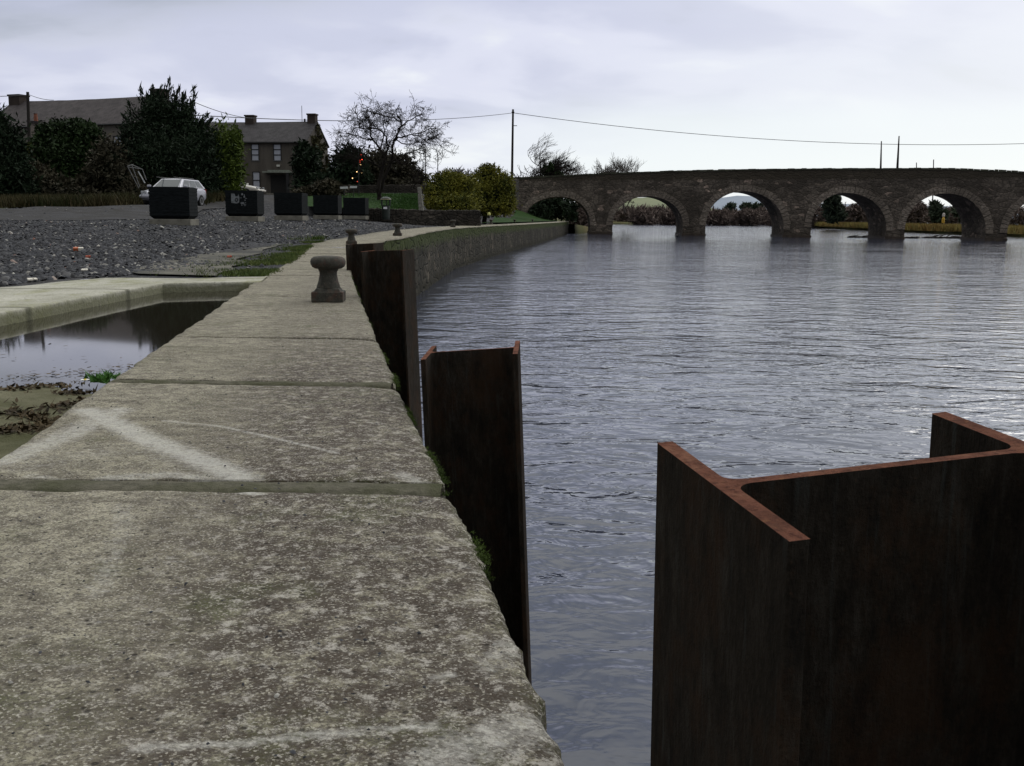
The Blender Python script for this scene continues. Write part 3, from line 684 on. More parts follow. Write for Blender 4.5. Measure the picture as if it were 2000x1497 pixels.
m.build('petals', plain('petal_white', (.8, .8, .76), .6, var=.05), dr)
m = MB(); m.lathe([(.006, .0), (.006, .003), (.004, .006), (.0005, .007)], (.004, 0, .020), 12); m.build('centre', plain('yellow_disc', (.65, .48, .03), .7, var=.1), dr)
# ------------------------------------------------------------ loose gravel
def stones(name, P, S, m, seed, kind='stuff', label=None, cat=None):
    rg = np.random.default_rng(seed); N = len(P)
    base = np.array([[1, 0, 0], [.3, .95, 0], [-.8, .6, 0], [-.8, -.6, 0], [.3, -.95, 0], [.45, .1, .62], [-.35, .35, .58], [-.2, -.5, .5]])
    fc = [(0, 1, 5), (1, 6, 5), (1, 2, 6), (2, 3, 6), (3, 7, 6), (3, 4, 7), (4, 5, 7), (4, 0, 5), (5, 6, 7)]
    B = np.repeat(base[None], N, 0) * rg.uniform(.7, 1.3, (N, 8, 3)); B[:, :, 2] -= .12
    a = rg.uniform(0, 6.28, N); ca, sa = np.cos(a)[:, None], np.sin(a)[:, None]
    X = B[:, :, 0] * ca - B[:, :, 1] * sa; Yy = B[:, :, 0] * sa + B[:, :, 1] * ca
    tl = rg.normal(0, .25, (N, 2)); Z = B[:, :, 2] * rg.uniform(.6, 1.2, (N, 1)) + X * tl[:, :1] + Yy * tl[:, 1:]
    V = np.stack([X, Yy, Z], 2) * S[:, None, None] + P[:, None, :]
    Fc = (np.array(fc)[None] + (np.arange(N) * 8)[:, None, None]).reshape(-1, 3)
    return tag(nmesh(name, V.reshape(-1, 3), Fc, m), label, cat, kind=kind)
def m_stone():
    m, nt, b = mat('slate_stone', .8, .25); r = geo(nt, 'Random Per Island')
    c = ramp(nt, r, [(0, (.014, .014, .016)), (.5, (.032, .033, .039)), (.86, (.060, .062, .070)), (.95, (.10, .097, .098)), (.978, (.25, .24, .22)), (.99, (.38, .37, .34)), (1, (.16, .07, .05))])
    lk(nt, c, b.inputs['Base Color']); bump(nt, b, noise(nt, geo(nt), 40, 3), .5, .01); return m
rg3 = np.random.default_rng(11); P = []; S = []
while len(P) < 42000:
    y = 9.3 + 45 * rg3.random() ** 1.7; x = -4.6 - (y * .52 + 1) * rg3.random() if y < 11.4 else ip(QI, y) - .15 - (y * .52 + 1) * rg3.random()
    q = x - ip(QI, y)
    if y > 11.2 and y < 24 and q > -1.5 - .9 * mn.noise(Vector((x, y * .5, 0))) and rg3.random() > .06: continue
    if y < 12.3 and x > -4.45: continue
    if y < 11.3 and x > -4.85: continue
    P.append((x, y, zland(x, y) + .0)); S.append(rg3.uniform(.012, .040) * (1 + y * .012) * (1.6 if rg3.random() < .04 else 1))
stones('gravel', np.array(P), np.array(S), m_stone(), 12, label='loose dark slate gravel covering the yard', cat='gravel')
# broken concrete apron between gravel and slabs, with grass
loft('apron', [(-3.35, 11.6), (-3.9, 14), (-4.3, 17), (-4.8, 20), (-5.1, 23)], [(-4.5, 11.9), (-5.0, 14), (-5.3, 16.4), (-5.3, 19.5), (-5.2, 23)], 24, 6, m_ground('broken_concrete', (.10, .095, .08), (.19, .18, .15), 5, (.05, .05, .05)), zland, .012, kink=.5)
GRS = leafmat('grass_blade', [(.018, .040, .006), (.035, .075, .010), (.06, .10, .02), (.09, .10, .03)], big=1.2)
P = []
for i in range(5200):
    y = rg.uniform(11.6, 25); x = ip(QI, y) - abs(rg.gauss(0, .34)) * (1.3 if y < 17 else .7)
    if mn.noise(Vector((x * 1.4, y * .7, 7))) > -.12: P.append((x + .06, y, zland(x, y)))
tufts('grass', P, 4, .045, .006, GRS, 'strip of short grass growing along the inner edge of the slabs', 'grass', .03)
P = [(ip(QI, 24.5) + rg.gauss(-.1, .15), 24.6 + rg.gauss(0, .2), .12) for _ in range(110)]
tufts('weed', P[:34], 6, .11, .012, GRS, 'taller green weed clump on the inner quay edge near the bend', 'weed', .04)
# grit on the slabs
P = []; S = []
for _ in range(420):
    y = 1.1 + 5 * rg.random() ** 1.4; s_ = rg.random() ** .7; P.append((ip(QI, y) * (1 - s_) + (ip(QO, y) - .03) * s_, y, .002)); S.append(rg.uniform(.0012, .0045))
stones('grit', np.array(P), np.array(S), m_stone(), 14, label='fine grit and small stones scattered over the near coping slabs', cat='grit')
# litter
def scrap(name, u, v, z, d, mtl, label, cat, rz=.3, rx=.3):
    p = onland(u, v) if v > 425 else aty(u, v, 53); p.z = zland(p.x, p.y) + d[2] / 2 + .01; m = MB(); m.box((0, 0, 0), d, rz, rx=rx); m.box((d[0] * .35, 0, d[2] * .3), (d[0] * .4, d[1] * .9, d[2] * .6), rz + .3, rx=rx)
    o = m.build(name, mtl); o.location = p; bevel(o, .004); return tag(o, label, cat)
ORG = plain('orange_card', (.42, .10, .03), .6); WHT = plain('white_card', (.62, .58, .5), .6, var=.1); BRK = plain('red_brick', (.30, .07, .04), .9)
p = onland(153, 491)
dr = root('drinks_carton', p, 'crushed orange and white carton lying on the gravel', 'litter')
m = MB(); m.box((-.035, 0, .035), (.09, .07, .055), .2, rx=.3); m.build('orange_end', ORG, dr); m = MB(); m.box((.04, .01, .035), (.08, .07, .055), .35, rx=.2); m.build('white_end', WHT, dr)
scrap('brick_piece', 172, 505, .1, (.07, .05, .03), BRK, 'red brick fragment on the gravel just below the crushed carton', 'brick')
scrap('brick_piece', 448, 505, .1, (.07, .05, .03), BRK, 'red brick piece on the broken concrete beside the grass strip', 'brick')
scrap('paper_scrap', 63, 550, .02, (.09, .05, .02), WHT, 'white paper scrap on the gravel beside the pale kerb', 'litter', .6)
scrap('paper_scrap', 165, 531, .03, (.07, .05, .02), WHT, 'small white scrap on the gravel above the kerb, right of the larger scrap', 'litter', .1)
scrap('paper_scrap', 171, 403, .9, (.30, .2, .08), WHT, 'white bag lying on the grass verge across the road', 'litter', .1)

# ------------------------------------------------------------ planters
BLK = plain('black_boards', (.004, .005, .005), .9, .08, var=.3, scale=3)
def m_boards():
    m, nt, b = mat('black_slats', .85, .08); P = objc(nt)
    c = ramp(nt, noise(nt, mapping(nt, P, (1, 1, 9)), 5, 4, .7), [(.35, (.004, .005, .005)), (.65, (.016, .019, .021))])
    lk(nt, c, b.inputs['Base Color']); return m
SLT = m_boards()
PLC = plain('planter_concrete', (.17, .16, .135), .95, .1, var=.3, scale=5)
def planter():
    r = root('planter', (0, 0, 0), '', 'planter', 'black planters in a row on the gravel')
    W, D, H = 1.16, 1.16, .94
    m = MB(); m.box((0, 0, .085), (W + .03, D + .03, .20)); b = m.build('plinth', PLC, r); bevel(b, .015)
    m = MB(); ch = .10; z0 = .185
    prof = [(W / 2 - ch, z0), (W / 2, z0 + ch), (W / 2, z0 + H - .06)]
    # boards stacked on every side: eight courses with shadow gaps
    for i in range(8):
        za = z0 + ch + i * (H - ch) / 8; zb = za + (H - ch) / 8 - .014
        m.box((0, 0, (za + zb) / 2), (W, D, zb - za))
        m.box((0, 0, zb + .006), (W - .03, D - .03, .018))
    m.prism([(-W / 2 + ch, -D / 2 + ch), (W / 2 - ch, -D / 2 + ch), (W / 2 - ch, D / 2 - ch), (-W / 2 + ch, D / 2 - ch)], z0, z0 + .01, cap=False)
    o = len(m.v); a, b_ = W / 2 - ch, W / 2
    m.add([(-a, -a, z0), (a, -a, z0), (a, a, z0), (-a, a, z0), (-b_, -b_, z0 + ch), (b_, -b_, z0 + ch), (b_, b_, z0 + ch), (-b_, b_, z0 + ch)], [(0, 1, 5, 4), (1, 2, 6, 5), (2, 3, 7, 6), (3, 0, 4, 7), (3, 2, 1, 0)])
    m.build('box', SLT, r)
    m = MB(); t = .05; zt = z0 + H
    for cx, cy, lx, ly in ((0, -W / 2 + t / 2, W + .02, t), (0, W / 2 - t / 2, W + .02, t), (-W / 2 + t / 2, 0, t, W - 2 * t), (W / 2 - t / 2, 0, t, W - 2 * t)): m.box((cx, cy, zt + .01), (lx, ly, .05))
    m.build('top_rim', SLT, r)
    m = MB(); m.box((0, 0, zt - .03), (W - .1, D - .1, .05)); m.build('soil', MT['earth'], r)
    return r
pl0 = planter()
PLs = [(334, 440, 31.8, 1.03, 'largest black planter, nearest, in front of the silver estate car', -13), (475, 432.5, 39.3, 1.03, 'black planter with a torn pale poster on its front, second from the nearest', -13),
       (566, 430, 44.6, 1.03, 'black planter in front of the house doorway, middle of the row', -13), (638, 428.5, 50.4, 1.03, 'black planter below the two white signs, between the middle and the end one', -10), (694, 428.5, 56.5, 1.03, 'black planter at the far end of the row next to the low stone wall', -10)]
for i, (u, v, Y, sc_, lb, rz) in enumerate(PLs):
    p = aty(u, v, Y); p.y += .35
    az = math.degrees(math.atan2(p.x, p.y))
    q = pl0 if i == 0 else copy_tree(pl0, p, 0, lb)
    q.location = p; q.rotation_euler = (0, 0, R(-az + rz + 0)); q['label'] = lb; q.scale = (sc_, sc_, sc_ * .96)
    if i == 1:
        pm = MB(); rr = random.Random(5)
        yf = -.585
        pm.slabpoly([(-.36, yf, 1.04), (-.24, yf, 1.03), (-.20, yf, .93), (-.12, yf, .95), (-.10, yf, 1.02), (-.06, yf, .88), (-.08, yf, .70), (-.16, yf, .66), (-.36, yf, .69)], (0, -.004, 0))
        for k in range(16):
            x = rr.uniform(-.02, .16); z = rr.uniform(.55, 1.0); w_ = rr.uniform(.02, .07); h_ = rr.uniform(.02, .08)
            pm.slabpoly([(x, yf, z), (x + w_, yf, z + .01), (x + w_ * .7, yf, z + h_), (x - .01, yf, z + h_ * .8)], (0, -.004 - .0002 * k, 0))
        po = pm.build('torn_poster', plain('old_poster', (.16, .17, .18), .8, var=.4, scale=9), q); po['label'] = 'torn pale poster remains'
        pm = MB()
        for k in range(10):
            a0 = math.pi * k / 5; a1 = math.pi * (k + 1) / 5; cx, cz = -.17, .80
            pm.slabpoly([(cx + .035 * math.cos(a0), yf - .005, cz + .05 * math.sin(a0)), (cx + .058 * math.cos(a0), yf - .005, cz + .078 * math.sin(a0)), (cx + .058 * math.cos(a1), yf - .005, cz + .078 * math.sin(a1)), (cx + .035 * math.cos(a1), yf - .005, cz + .05 * math.sin(a1))], (0, -.003, 0))
        pm.build('poster_lettering', BLK, q)

# ------------------------------------------------------------ cars
GLASS = None
def m_glass():
    m, nt, b = mat('car_glass', .18, .25); b.inputs['Base Color'].default_value = (.05, .06, .065, 1); return m
GLASS = m_glass(); TYRE = plain('tyre', (.012, .012, .012), .9); TRIM = plain('dark_trim', (.015, .015, .016), .6)
LAMPG = plain('lamp_glass', (.35, .36, .38), .2, .6, var=.1); RIMM = plain('wheel_rim', (.22, .22, .23), .4, .5, metal=.6)
def car(name, label, paint, estate=True, cat='car'):
    """nose towards -x"""
    r = root(name, (0, 0, 0), label, cat)
    L = 4.6; hx = L / 2
    # lower body stations: x, half width, z sill, z waist
    st = [(-hx, .60, .36, .56), (-hx + .06, .72, .28, .66), (-hx + .30, .81, .22, .74), (-hx + .9, .85, .20, .84), (-hx + 1.38, .86, .20, .92), (0, .87, .20, .95), (hx - .9, .87, .21, .97), (hx - .3, .84, .26, .97), (hx - .05, .78, .34, .92), (hx, .72, .42, .80)]
    ring = lambda x, hw, z0, z1: [(x, -hw * .9, z0), (x, -hw, z0 + .12), (x, -hw, (z0 + z1) / 2 + .08), (x, -hw * .965, z1 - .05), (x, -hw * .90, z1), (x, 0, z1 + .03), (x, hw * .90, z1), (x, hw * .965, z1 - .05), (x, hw, (z0 + z1) / 2 + .08), (x, hw, z0 + .12), (x, hw * .9, z0)]
    m = MB(); V = [p for s_ in st for p in ring(*s_)]; k = 11
    m.add(V, [(i * k + j, i * k + (j + 1) % k, (i + 1) * k + (j + 1) % k, (i + 1) * k + j) for i in range(len(st) - 1) for j in range(k)] + [tuple(range(k - 1, -1, -1)), tuple((len(st) - 1) * k + j for j in range(k))])
    body = m.build('body', paint, r, smooth=True); mo = body.modifiers.new('s', 'SUBSURF'); mo.levels = mo.render_levels = 1
    xa, xb = -hx + 1.32, (hx - .08 if estate else hx - .75)
    ra, rb = xa + .78, (xb - .42 if estate else xb - .85); zr = 1.42
    lo = [(xa, -.74, .93), (xb, -.74, .97), (xb, .74, .97), (xa, .74, .93)]; up = [(ra, -.56, zr - .03), (rb, -.56, zr - .04), (rb, .56, zr - .04), (ra, .56, zr - .03)]
    m = MB(); m.add(lo + up, [(0, 1, 5, 4), (1, 2, 6, 5), (2, 3, 7, 6), (3, 0, 4, 7)])
    m.add([up[0], up[1], up[2], up[3], ((ra + rb) / 2, 0, zr + .03), (ra + .15, 0, zr), (rb - .1, 0, zr)], [(0, 1, 6, 4), (0, 4, 5), (3, 5, 4), (2, 3, 4), (2, 4, 6), (1, 2, 6), (0, 5, 3)])
    cabin = m.build('cabin', paint, r); bevel(cabin, .035, 3)
    Lo, Up = [Vector(p) for p in lo], [Vector(p) for p in up]
    def pane(a, b, c, d, u0, u1, v0, v1, nm, off=.006):
        f = lambda u, v: (a * (1 - u) + b * u) * (1 - v) + (d * (1 - u) + c * u) * v
        n = (b - a).cross(d - a).normalized() * off
        q = [f(u0, v0) + n, f(u1, v0) + n, f(u1, v1) + n, f(u0, v1) + n]; m = MB(); m.slabpoly(q, n * .5); return m.build(nm, GLASS, r)
    pane(Lo[3], Lo[0], Up[0], Up[3], .07, .93, .08, .90, 'windscreen'); pane(Lo[1], Lo[2], Up[2], Up[1], .1, .9, .12, .88, 'rear_window')
    for u0, u1 in ((.10, .375), (.405, .665), (.695, .93)):
        pane(Lo[0], Lo[1], Up[1], Up[0], u0, u1, .08, .88, 'side_window'); pane(Lo[2], Lo[3], Up[3], Up[2], 1 - u1, 1 - u0, .08, .88, 'side_window')
    for x in (-hx + .92, hx - .95):
        for s_ in (-1, 1):
            m = MB(); V = []
            m.lathe([(.20, -.09), (.30, -.09), (.315, -.06), (.315, .06), (.30, .09), (.20, .09)], (0, 0, 0), 22)
            m.v = [(a, c, b) for a, b, c in m.v]
            wv = m.build('wheel', TYRE, r); wv.location = (x, s_ * .80, .315)
            m = MB(); m.lathe([(.195, -.075), (.20, .095), (.06, .085), (.001, .08)] if s_ > 0 else [(.001, -.08), (.06, -.085), (.20, -.095), (.195, .075)], (0, 0, 0), 16); m.v = [(a, c, b) for a, b, c in m.v]
            m.build('rim', RIMM, wv)
    for s_ in (-1, 1):
        m = MB(); m.box((-hx + .10, s_ * .56, .66), (.12, .30, .14), s_ * R(-14)); o = m.build('headlight', LAMPG, r); bevel(o, .02)
        m = MB(); m.box((-hx + 1.52, s_ * .95, 1.0), (.10, .20, .13)); o = m.build('wing_mirror', paint, r); bevel(o, .03)
        m = MB(); m.box((hx - .03, s_ * .66, .80), (.08, .16, .26)); m.build('tail_light', plain('tail_red', (.3, .02, .02), .3), r)
    m = MB(); m.box((-hx + .04, 0, .46), (.20, 1.50, .16)); o = m.build('bumper', paint, r); bevel(o, .05, 3)
    m = MB(); m.box((-hx + .045, 0, .645), (.10, .62, .10)); m.build('grille', TRIM, r)
    m = MB(); m.box((-hx - .065, 0, .45), (.012, .50, .11)); m.build('number_plate', WHT, r)
    m = MB(); m.box((0, 0, .20), (3.8, 1.5, .12)); m.build('underbody', TRIM, r)
    return r
def m_paint(n, c):
    m, nt, b = mat(n, .35, .5); b.inputs['Base Color'].default_value = (*c, 1); b.inputs['Metallic'].default_value = .25; b.inputs['Coat Weight'].default_value = .5; return m
c1 = car('parked_car', 'silver estate car parked on the road behind the largest planter', m_paint('silver_paint', (.36, .36, .41)))
p = aty(326, 403, 52); c1.location = (p.x, 53.2, zland(p.x, 53.2) + .03 - .0)
c1.location.z = aty(300, 403, 51.5).z
c1.rotation_euler.z = R(84)  # nose towards the viewer, turned to its left
m = MB(); m.tube([(-1.0, -.45, 1.44), (1.4, -.45, 1.44)], .02, 5); m.tube([(-1.0, .45, 1.44), (1.4, .45, 1.44)], .02, 5); m.build('roof_rail', TRIM, c1)
c2 = car('parked_car', 'cream saloon car seen from the side, half hidden behind the conifer', m_paint('cream_paint', (.46, .43, .38)), False)
p = aty(484, 386, 80); c2.location = (p.x - 1.1, 80, aty(484, 385, 80).z); c2.rotation_euler.z = math.pi + R(-8)

# ------------------------------------------------------------ leaning metal frame by the car
GALV = plain('grey_metal', (.20, .20, .20), .6, .4, metal=.3)
fr = root('metal_frame', aty(277, 392, 54.5), 'thin grey metal gate frame leaning in the hedge beside the silver car', 'gate frame')
def frp(u, v): q = aty(u, v, 54.5 + (u - 262) * .01); return tuple(q - Vector(fr.location))
m = MB()
for seg in ([(249, 325), (271, 368)], [(257, 322), (273, 365)], [(249, 325), (258, 322), (278, 331), (286, 352)], [(251, 327), (262, 328), (278, 331)]): m.tube([frp(*q) for q in seg], .022, 5)
m.build('rails', GALV, fr)
m = MB(); m.tube([frp(270, 335), frp(283, 358)], .035, 5); m.build('pale_bar', plain('white_bar', (.5, .52, .52), .5), fr)

# ------------------------------------------------------------ houses
WG = None
def m_win():
    m, nt, b = mat('window_glass', .08, .7); b.inputs['Base Color'].default_value = (.42, .44, .50, 1); return m
WG = m_win(); SASH = plain('white_sash', (.10, .10, .10), .6); DARK = plain('dark_doorway', (.012, .011, .010), .8); CHIM = m_render('chimney_render', (.06, .048, .042)); POT = plain('clay_pot', (.20, .07, .04), .8)
def house(name, label, base, rz, L, D, Hw, Hr, wallm, roofm, chims, wins=(), ov=.25, pots=True):
    """front wall faces local -y, runs x from -L to 0 (right end at origin)"""
    r = root(name, base, label, 'house', rz=rz)
    m = MB(); m.box((-L / 2, D / 2, Hw / 2 - 1), (L, D, Hw + 2))
    for x in (0, -L): m.slabpoly([(x, 0, Hw), (x, D, Hw), (x, D / 2, Hw + Hr)], (-.3 if x == 0 else .3, 0, 0))
    m.build('wall', wallm, r)
    sl_ = Hr / (D / 2); m = MB(); t = .16
    for s_ in (0, 1):
        ya, yb = (-ov, D / 2) if s_ == 0 else (D + ov, D / 2)
        za = Hw - ov * sl_ + .10; zb = Hw + Hr + .10
        K = 16; pts = []
        for i in range(K + 1):
            x = -L - .12 + (L + .24) * i / K; sag = -.10 * math.sin(math.pi * i / K) + .03 * mn.noise(Vector((x, s_, 0)))
            pts.append(((x, ya, za), (x, yb, zb + sag)))
        V = [q for pr in pts for q in (pr[0], pr[1])] + [(q[0], q[1], q[2] - t) for pr in pts for q in pr]
        n2 = 2 * (K + 1); f = []
        for i in range(K):
            a = 2 * i; f += [(a, a + 2, a + 3, a + 1), (n2 + a, n2 + a + 1, n2 + a + 3, n2 + a + 2), (a, n2 + a, n2 + a + 2, a + 2)]
        f += [(0, 1, n2 + 1, n2), (2 * K, n2 + 2 * K, n2 + 2 * K + 1, 2 * K + 1)]
        m.add(V, f)
    rf = m.build('roof', roofm, r)
    for (x, w_, h, d_) in chims:
        m = MB(); zc = Hw + Hr - .5; m.box((x, D / 2, zc + (h + .5) / 2), (w_, d_, h + .5)); m.box((x, D / 2, zc + h + .5 + .06), (w_ + .14, d_ + .14, .14)); ch = m.build('chimney', CHIM, rf)
        if pots:
            for q in (-.25, .25):
                m = MB(); m.lathe([(.14, 0), (.11, .3), (.13, .34), (.10, .36)], (x + q * w_, D / 2, zc + h + .63), 10); m.build('chimney_pot', POT, ch)
    m = MB(); m.tube([(-L, -ov - .05, Hw - ov * sl_ + .0), (0, -ov - .05, Hw - ov * sl_ + .0)], .07, 6); m.tube([(-.15, -.07, Hw - .1), (-.15, -.07, 0)], .05, 6); m.build('gutter', TRIM, r)
    for (x, z, w_, h, n, kind) in wins:
        m = MB()
        m.box((x, -.035, z), (w_ + .14, .06, .10)); fo = m.build('window', SASH if kind != 'sill' else SASH, r)
        m = MB()
        for cx, cz, lx, lz in ((x - w_ / 2, z + h / 2 + .05, .07, h), (x + w_ / 2, z + h / 2 + .05, .07, h), (x, z + h + .05, w_ + .07, .07)): m.box((cx, -.03, cz), (lx, .07, lz))
        for k in range(1, n): m.box((x, -.025, z + .05 + h * k / n), (w_, .05, .10))
        m.build('frame', TRIM, fo)
        m = MB(); m.box((x, -.006, z + h / 2 + .05), (w_, .012, h)); m.build('pane', WG, fo)
    return r
GREYR = m_render('grey_render', (.115, .102, .088)); SLATE = m_slate('roof_slate', (.034, .031, .034), (.048, .044, .047)); SLATE2 = m_slate('old_slate', (.040, .033, .035), (.058, .049, .050))
PALER = m_render('pale_render', (.20, .18, .155), .35)
b2 = aty(599, 381, 108); HZ = b2.z
e2 = aty(599, 276, 108).z - HZ; r2 = aty(617, 238, 111).z - HZ - e2
a2 = R(-8.0)
h2 = house('village_house', 'two storey grey rendered house with slate roof and ivy on its gable', b2, a2, 17, 7.2, e2, r2, GREYR, SLATE, [(-.45, .85, .72, .9), (-7.3, .95, .60, .9)],
           [(-3.05, 3.45, .78, 1.62, 3, ''), (-5.45, 3.45, .78, 1.62, 3, ''), (-5.4, .55, .75, 1.7, 2, ''), (-9.5, 3.45, .78, 1.6, 3, ''), (-13, 3.45, .78, 1.6, 3, '')], pots=False)
m = MB(); m.box((-3.0, -.03, .9), (1.7, .08, 2.2)); m.build('doorway', DARK, h2)
m = MB(); m.box((-2.9, -.45, 2.28), (3.0, .9, .14)); m.box((-2.75, -.45, 2.42), (2.2, .8, .12)); m.build('canopy', plain('canopy_paint', (.22, .24, .20), .7), h2)
m = MB(); m.box((-2.4, -.9, .05), (3.2, .25, .16)); m.build('step', PLC, h2)
m = MB(); m.box((-2.95, -.12, 2.95), (.34, .16, .20)); m.build('wall_lamp', plain('lamp_white', (.55, .55, .5), .5), h2)
m = MB(); m.box((-1.75, -.75, 1.1), (.26, .26, 2.4)); m.build('porch_post', TRIM, h2)
m = MB(); m.tube([(-1.6, 3.6, e2 + r2 - .2), (-1.6, 3.6, e2 + r2 + 1.7)], .03, 5); m.tube([(-1.3, 3.6, e2 + r2), (-1.3, 3.6, e2 + r2 + .35)], .10, 6); m.build('aerial', TRIM, h2)
b1 = aty(275, 392, 84); b1.z = 2.4
e1 = aty(250, 240, 85).z - 2.4; r1 = aty(250, 190, 88).z - 2.4 - e1
h1 = house('old_house', 'long old house with dark slate roof and broad brick chimneys behind ivy', b1, R(-22), 16.6, 6.6, e1, r1, PALER, SLATE2, [(-.45, 1.05, .42, 1.1), (-16.0, 1.25, .50, 1.1)],
           [(-2.0, 3.0, .9, 1.4, 2, ''), (-5.5, 3.0, .9, 1.4, 2, '')], pots=False)
# narrow pale annexe beside the pole
p = aty(71, 300, 76); zt = aty(71, 241, 76).z
an = root('outbuilding', (p.x, 76, 2.2), 'narrow pale rendered outbuilding beside the leaning utility pole', 'outbuilding')
m = MB(); m.box((0, 1.2, (zt - 2.2) / 2), (.75, 2.4, zt - 2.2)); m.build('wall', m_render('peach_render', (.27, .23, .20), .3), an)
m = MB(); m.box((.0, 1.2, zt - 2.2 + .08), (1.0, 2.7, .14), ry=R(4)); m.build('roof', SLATE2, an)
m = MB(); m.tube([(.42, -.08, zt - 2.3), (.42, -.08, 0)], .05, 6); m.build('downpipe', plain('green_pipe', (.18, .28, .25), .6), an)
m = MB(); m.lathe([(.15, 0), (.12, .5), (.15, .55)], (-.02, .3, zt - 2.2 + .15), 10); m.build('chimney_pot', POT, an)

# ------------------------------------------------------------ stone walls, pillar, bin, signs, little posts
def stonewall(name, pts, thick, label, m_=MT['wall'], jag=.06, cat='stone wall'):
    """pts: (x, y, z0, z1)"""
    r = root(name, (pts[0][0], pts[0][1], pts[0][2]), label, cat); V = []; Fc = []; K = 40 * (len(pts) - 1)
    for i in range(K + 1):
        t = i / K * (len(pts) - 1); k = min(int(t), len(pts) - 2); f = t - k; a = [pts[k][j] * (1 - f) + pts[k + 1][j] * f for j in range(4)]
        d = Vector((pts[k + 1][0] - pts[k][0], pts[k + 1][1] - pts[k][1])).normalized(); n = Vector((-d.y, d.x)) * thick / 2
        zt_ = a[3] + jag * mn.noise(Vector((i * .55, 1, a[0]))) + jag * .5 * mn.noise(Vector((i * 2.1, 4, a[0]))); b_ = .04 * mn.noise(Vector((i * .9, 8, 1)))
        for s_, z in ((-1.12, a[2] - .3), (-1, (a[2] + zt_) / 2), (-.92, zt_ - .04), (-.7, zt_), (.7, zt_), (.92, zt_ - .04), (1.12, a[2] - .3)):
            V.append((a[0] + n.x * s_ + b_ * n.x * 3 - pts[0][0], a[1] + n.y * s_ + b_ * n.y * 3 - pts[0][1], z - pts[0][2]))
    Fc = [(i * 7 + j, i * 7 + j + 1, (i + 1) * 7 + j + 1, (i + 1) * 7 + j) for i in range(K) for j in range(6)]
    mb = MB(); mb.add(V, Fc + [tuple(range(7)), tuple(K * 7 + j for j in range(6, -1, -1))]); mb.build('masonry', m_, r); return r
def W4(u, v0, v1, Y): a, b = aty(u, v0, Y), aty(u, v1, Y); return (a.x, a.y, a.z, b.z)
stonewall('low_wall', [W4(719, 429, 407, 58), W4(780, 431, 409, 58.4), W4(860, 435, 411, 59.6), W4(936, 439, 411, 60.6)], .45, 'low dark stone wall between the gravel yard and the green lawn')
stonewall('boundary_wall', [W4(640, 385, 362, 97), W4(740, 380, 362, 98), W4(830, 378, 361, 100), W4(905, 385, 358, 112), W4(1010, 400, 350, 150)], .5, 'taller stone boundary wall along the back of the green lawn')
stonewall('garden_wall', [W4(-40, 400, 296, 66), W4(30, 398, 298, 66.5), W4(80, 396, 297, 67), W4(230, 392, 330, 70)], .5, 'old grey garden wall below the outbuilding, overgrown with ivy')
p0 = aty(823, 412, 58.9); ptop = aty(820, 366, 58.9)
r = root('stone_pillar', p0, 'pale lichen covered stone pillar at the edge of the green lawn', 'pillar')
m = MB(); hh = ptop.z - p0.z
for i in range(7):
    z0 = hh * i / 7; lean = -.12 * (i + .5) / 7; m.box((lean, 0, z0 + hh / 14), (.27 - .012 * i, .3, hh / 7 - .006), rnd.uniform(-.06, .06))
o = m.build('stones', plain('pale_stone', (.22, .21, .185), .95, .1, var=.4, scale=7), r); bevel(o, .02)
bn = aty(754, 429, 57.2)
r = root('litter_bin', bn, 'dark green litter bin with an open hooded top and a white sticker', 'litter bin'); r.scale = (1.0, 1.0, 1.0)
GRN = plain('bin_green', (.012, .018, .014), .5, .4)
m = MB(); m.lathe([(.20, .04), (.215, .10), (.225, .74), (.235, .76)], n=20); m.lathe([(.225, 0), (.225, .045)], n=20); m.build('body', GRN, r, smooth=False)
m = MB(); m.lathe([(.29, 1.05), (.285, 1.10), (.24, 1.17), (.13, 1.22), (.001, 1.235)], n=20); [m.box((.24 * math.cos(a), .24 * math.sin(a), .91), (.05, .05, .32), a) for a in (R(20), R(160), R(200), R(340), R(90))]; m.build('hood', GRN, r)
m = MB(); m.tube([(.29 * math.cos(R(a)), .29 * math.sin(R(a)), 1.09) for a in range(180, 361, 15)], .014, 5); m.build('hood_band', plain('gold_band', (.36, .32, .18), .5), r)
m = MB(); m.box((-.01, -.226, .62), (.20, .012, .11)); m.build('sticker', plain('white_sticker', (.75, .75, .78), .5, var=.05), r)
SIGNW = plain('sign_white', (.62, .62, .64), .5, var=.12, scale=12)
for (u, v, lb, w_, tl) in ((672, 367, 'left one of two small white boards on posts at the lawn edge', .60, .05), (690.5, 365.8, 'right one of two small white boards on posts at the lawn edge', .56, .01)):
    p = aty(u, 383, 83); q = aty(u, v, 83); r = root('white_sign', p, lb, 'sign'); z = q.z - p.z
    m = MB(); m.box((0, 0, z), (w_, .05, .17), ry=-tl); m.build('board', SIGNW, r)
    m = MB(); [m.box((0, .05, z / 2 - .1), (.06, .05, z)) for s_ in (0,)]; m.build('post', TRIM, r)
p = aty(955, 427, 76); r = root('marker_post', p, 'small dark post with a bright yellow head on the riverside lawn', 'post')
zz2 = aty(955, 416.5, 76).z - p.z
m = MB(); m.lathe([(.09, 0), (.08, zz2 - .18)], n=10); m.build('post', TRIM, r); m = MB(); m.lathe([(.08, zz2 - .18), (.13, zz2 - .14), (.13, zz2 - .02), (.05, zz2 + .04)], n=12); m.build('head', plain('yellow_head', (.62, .60, .20), .5), r)

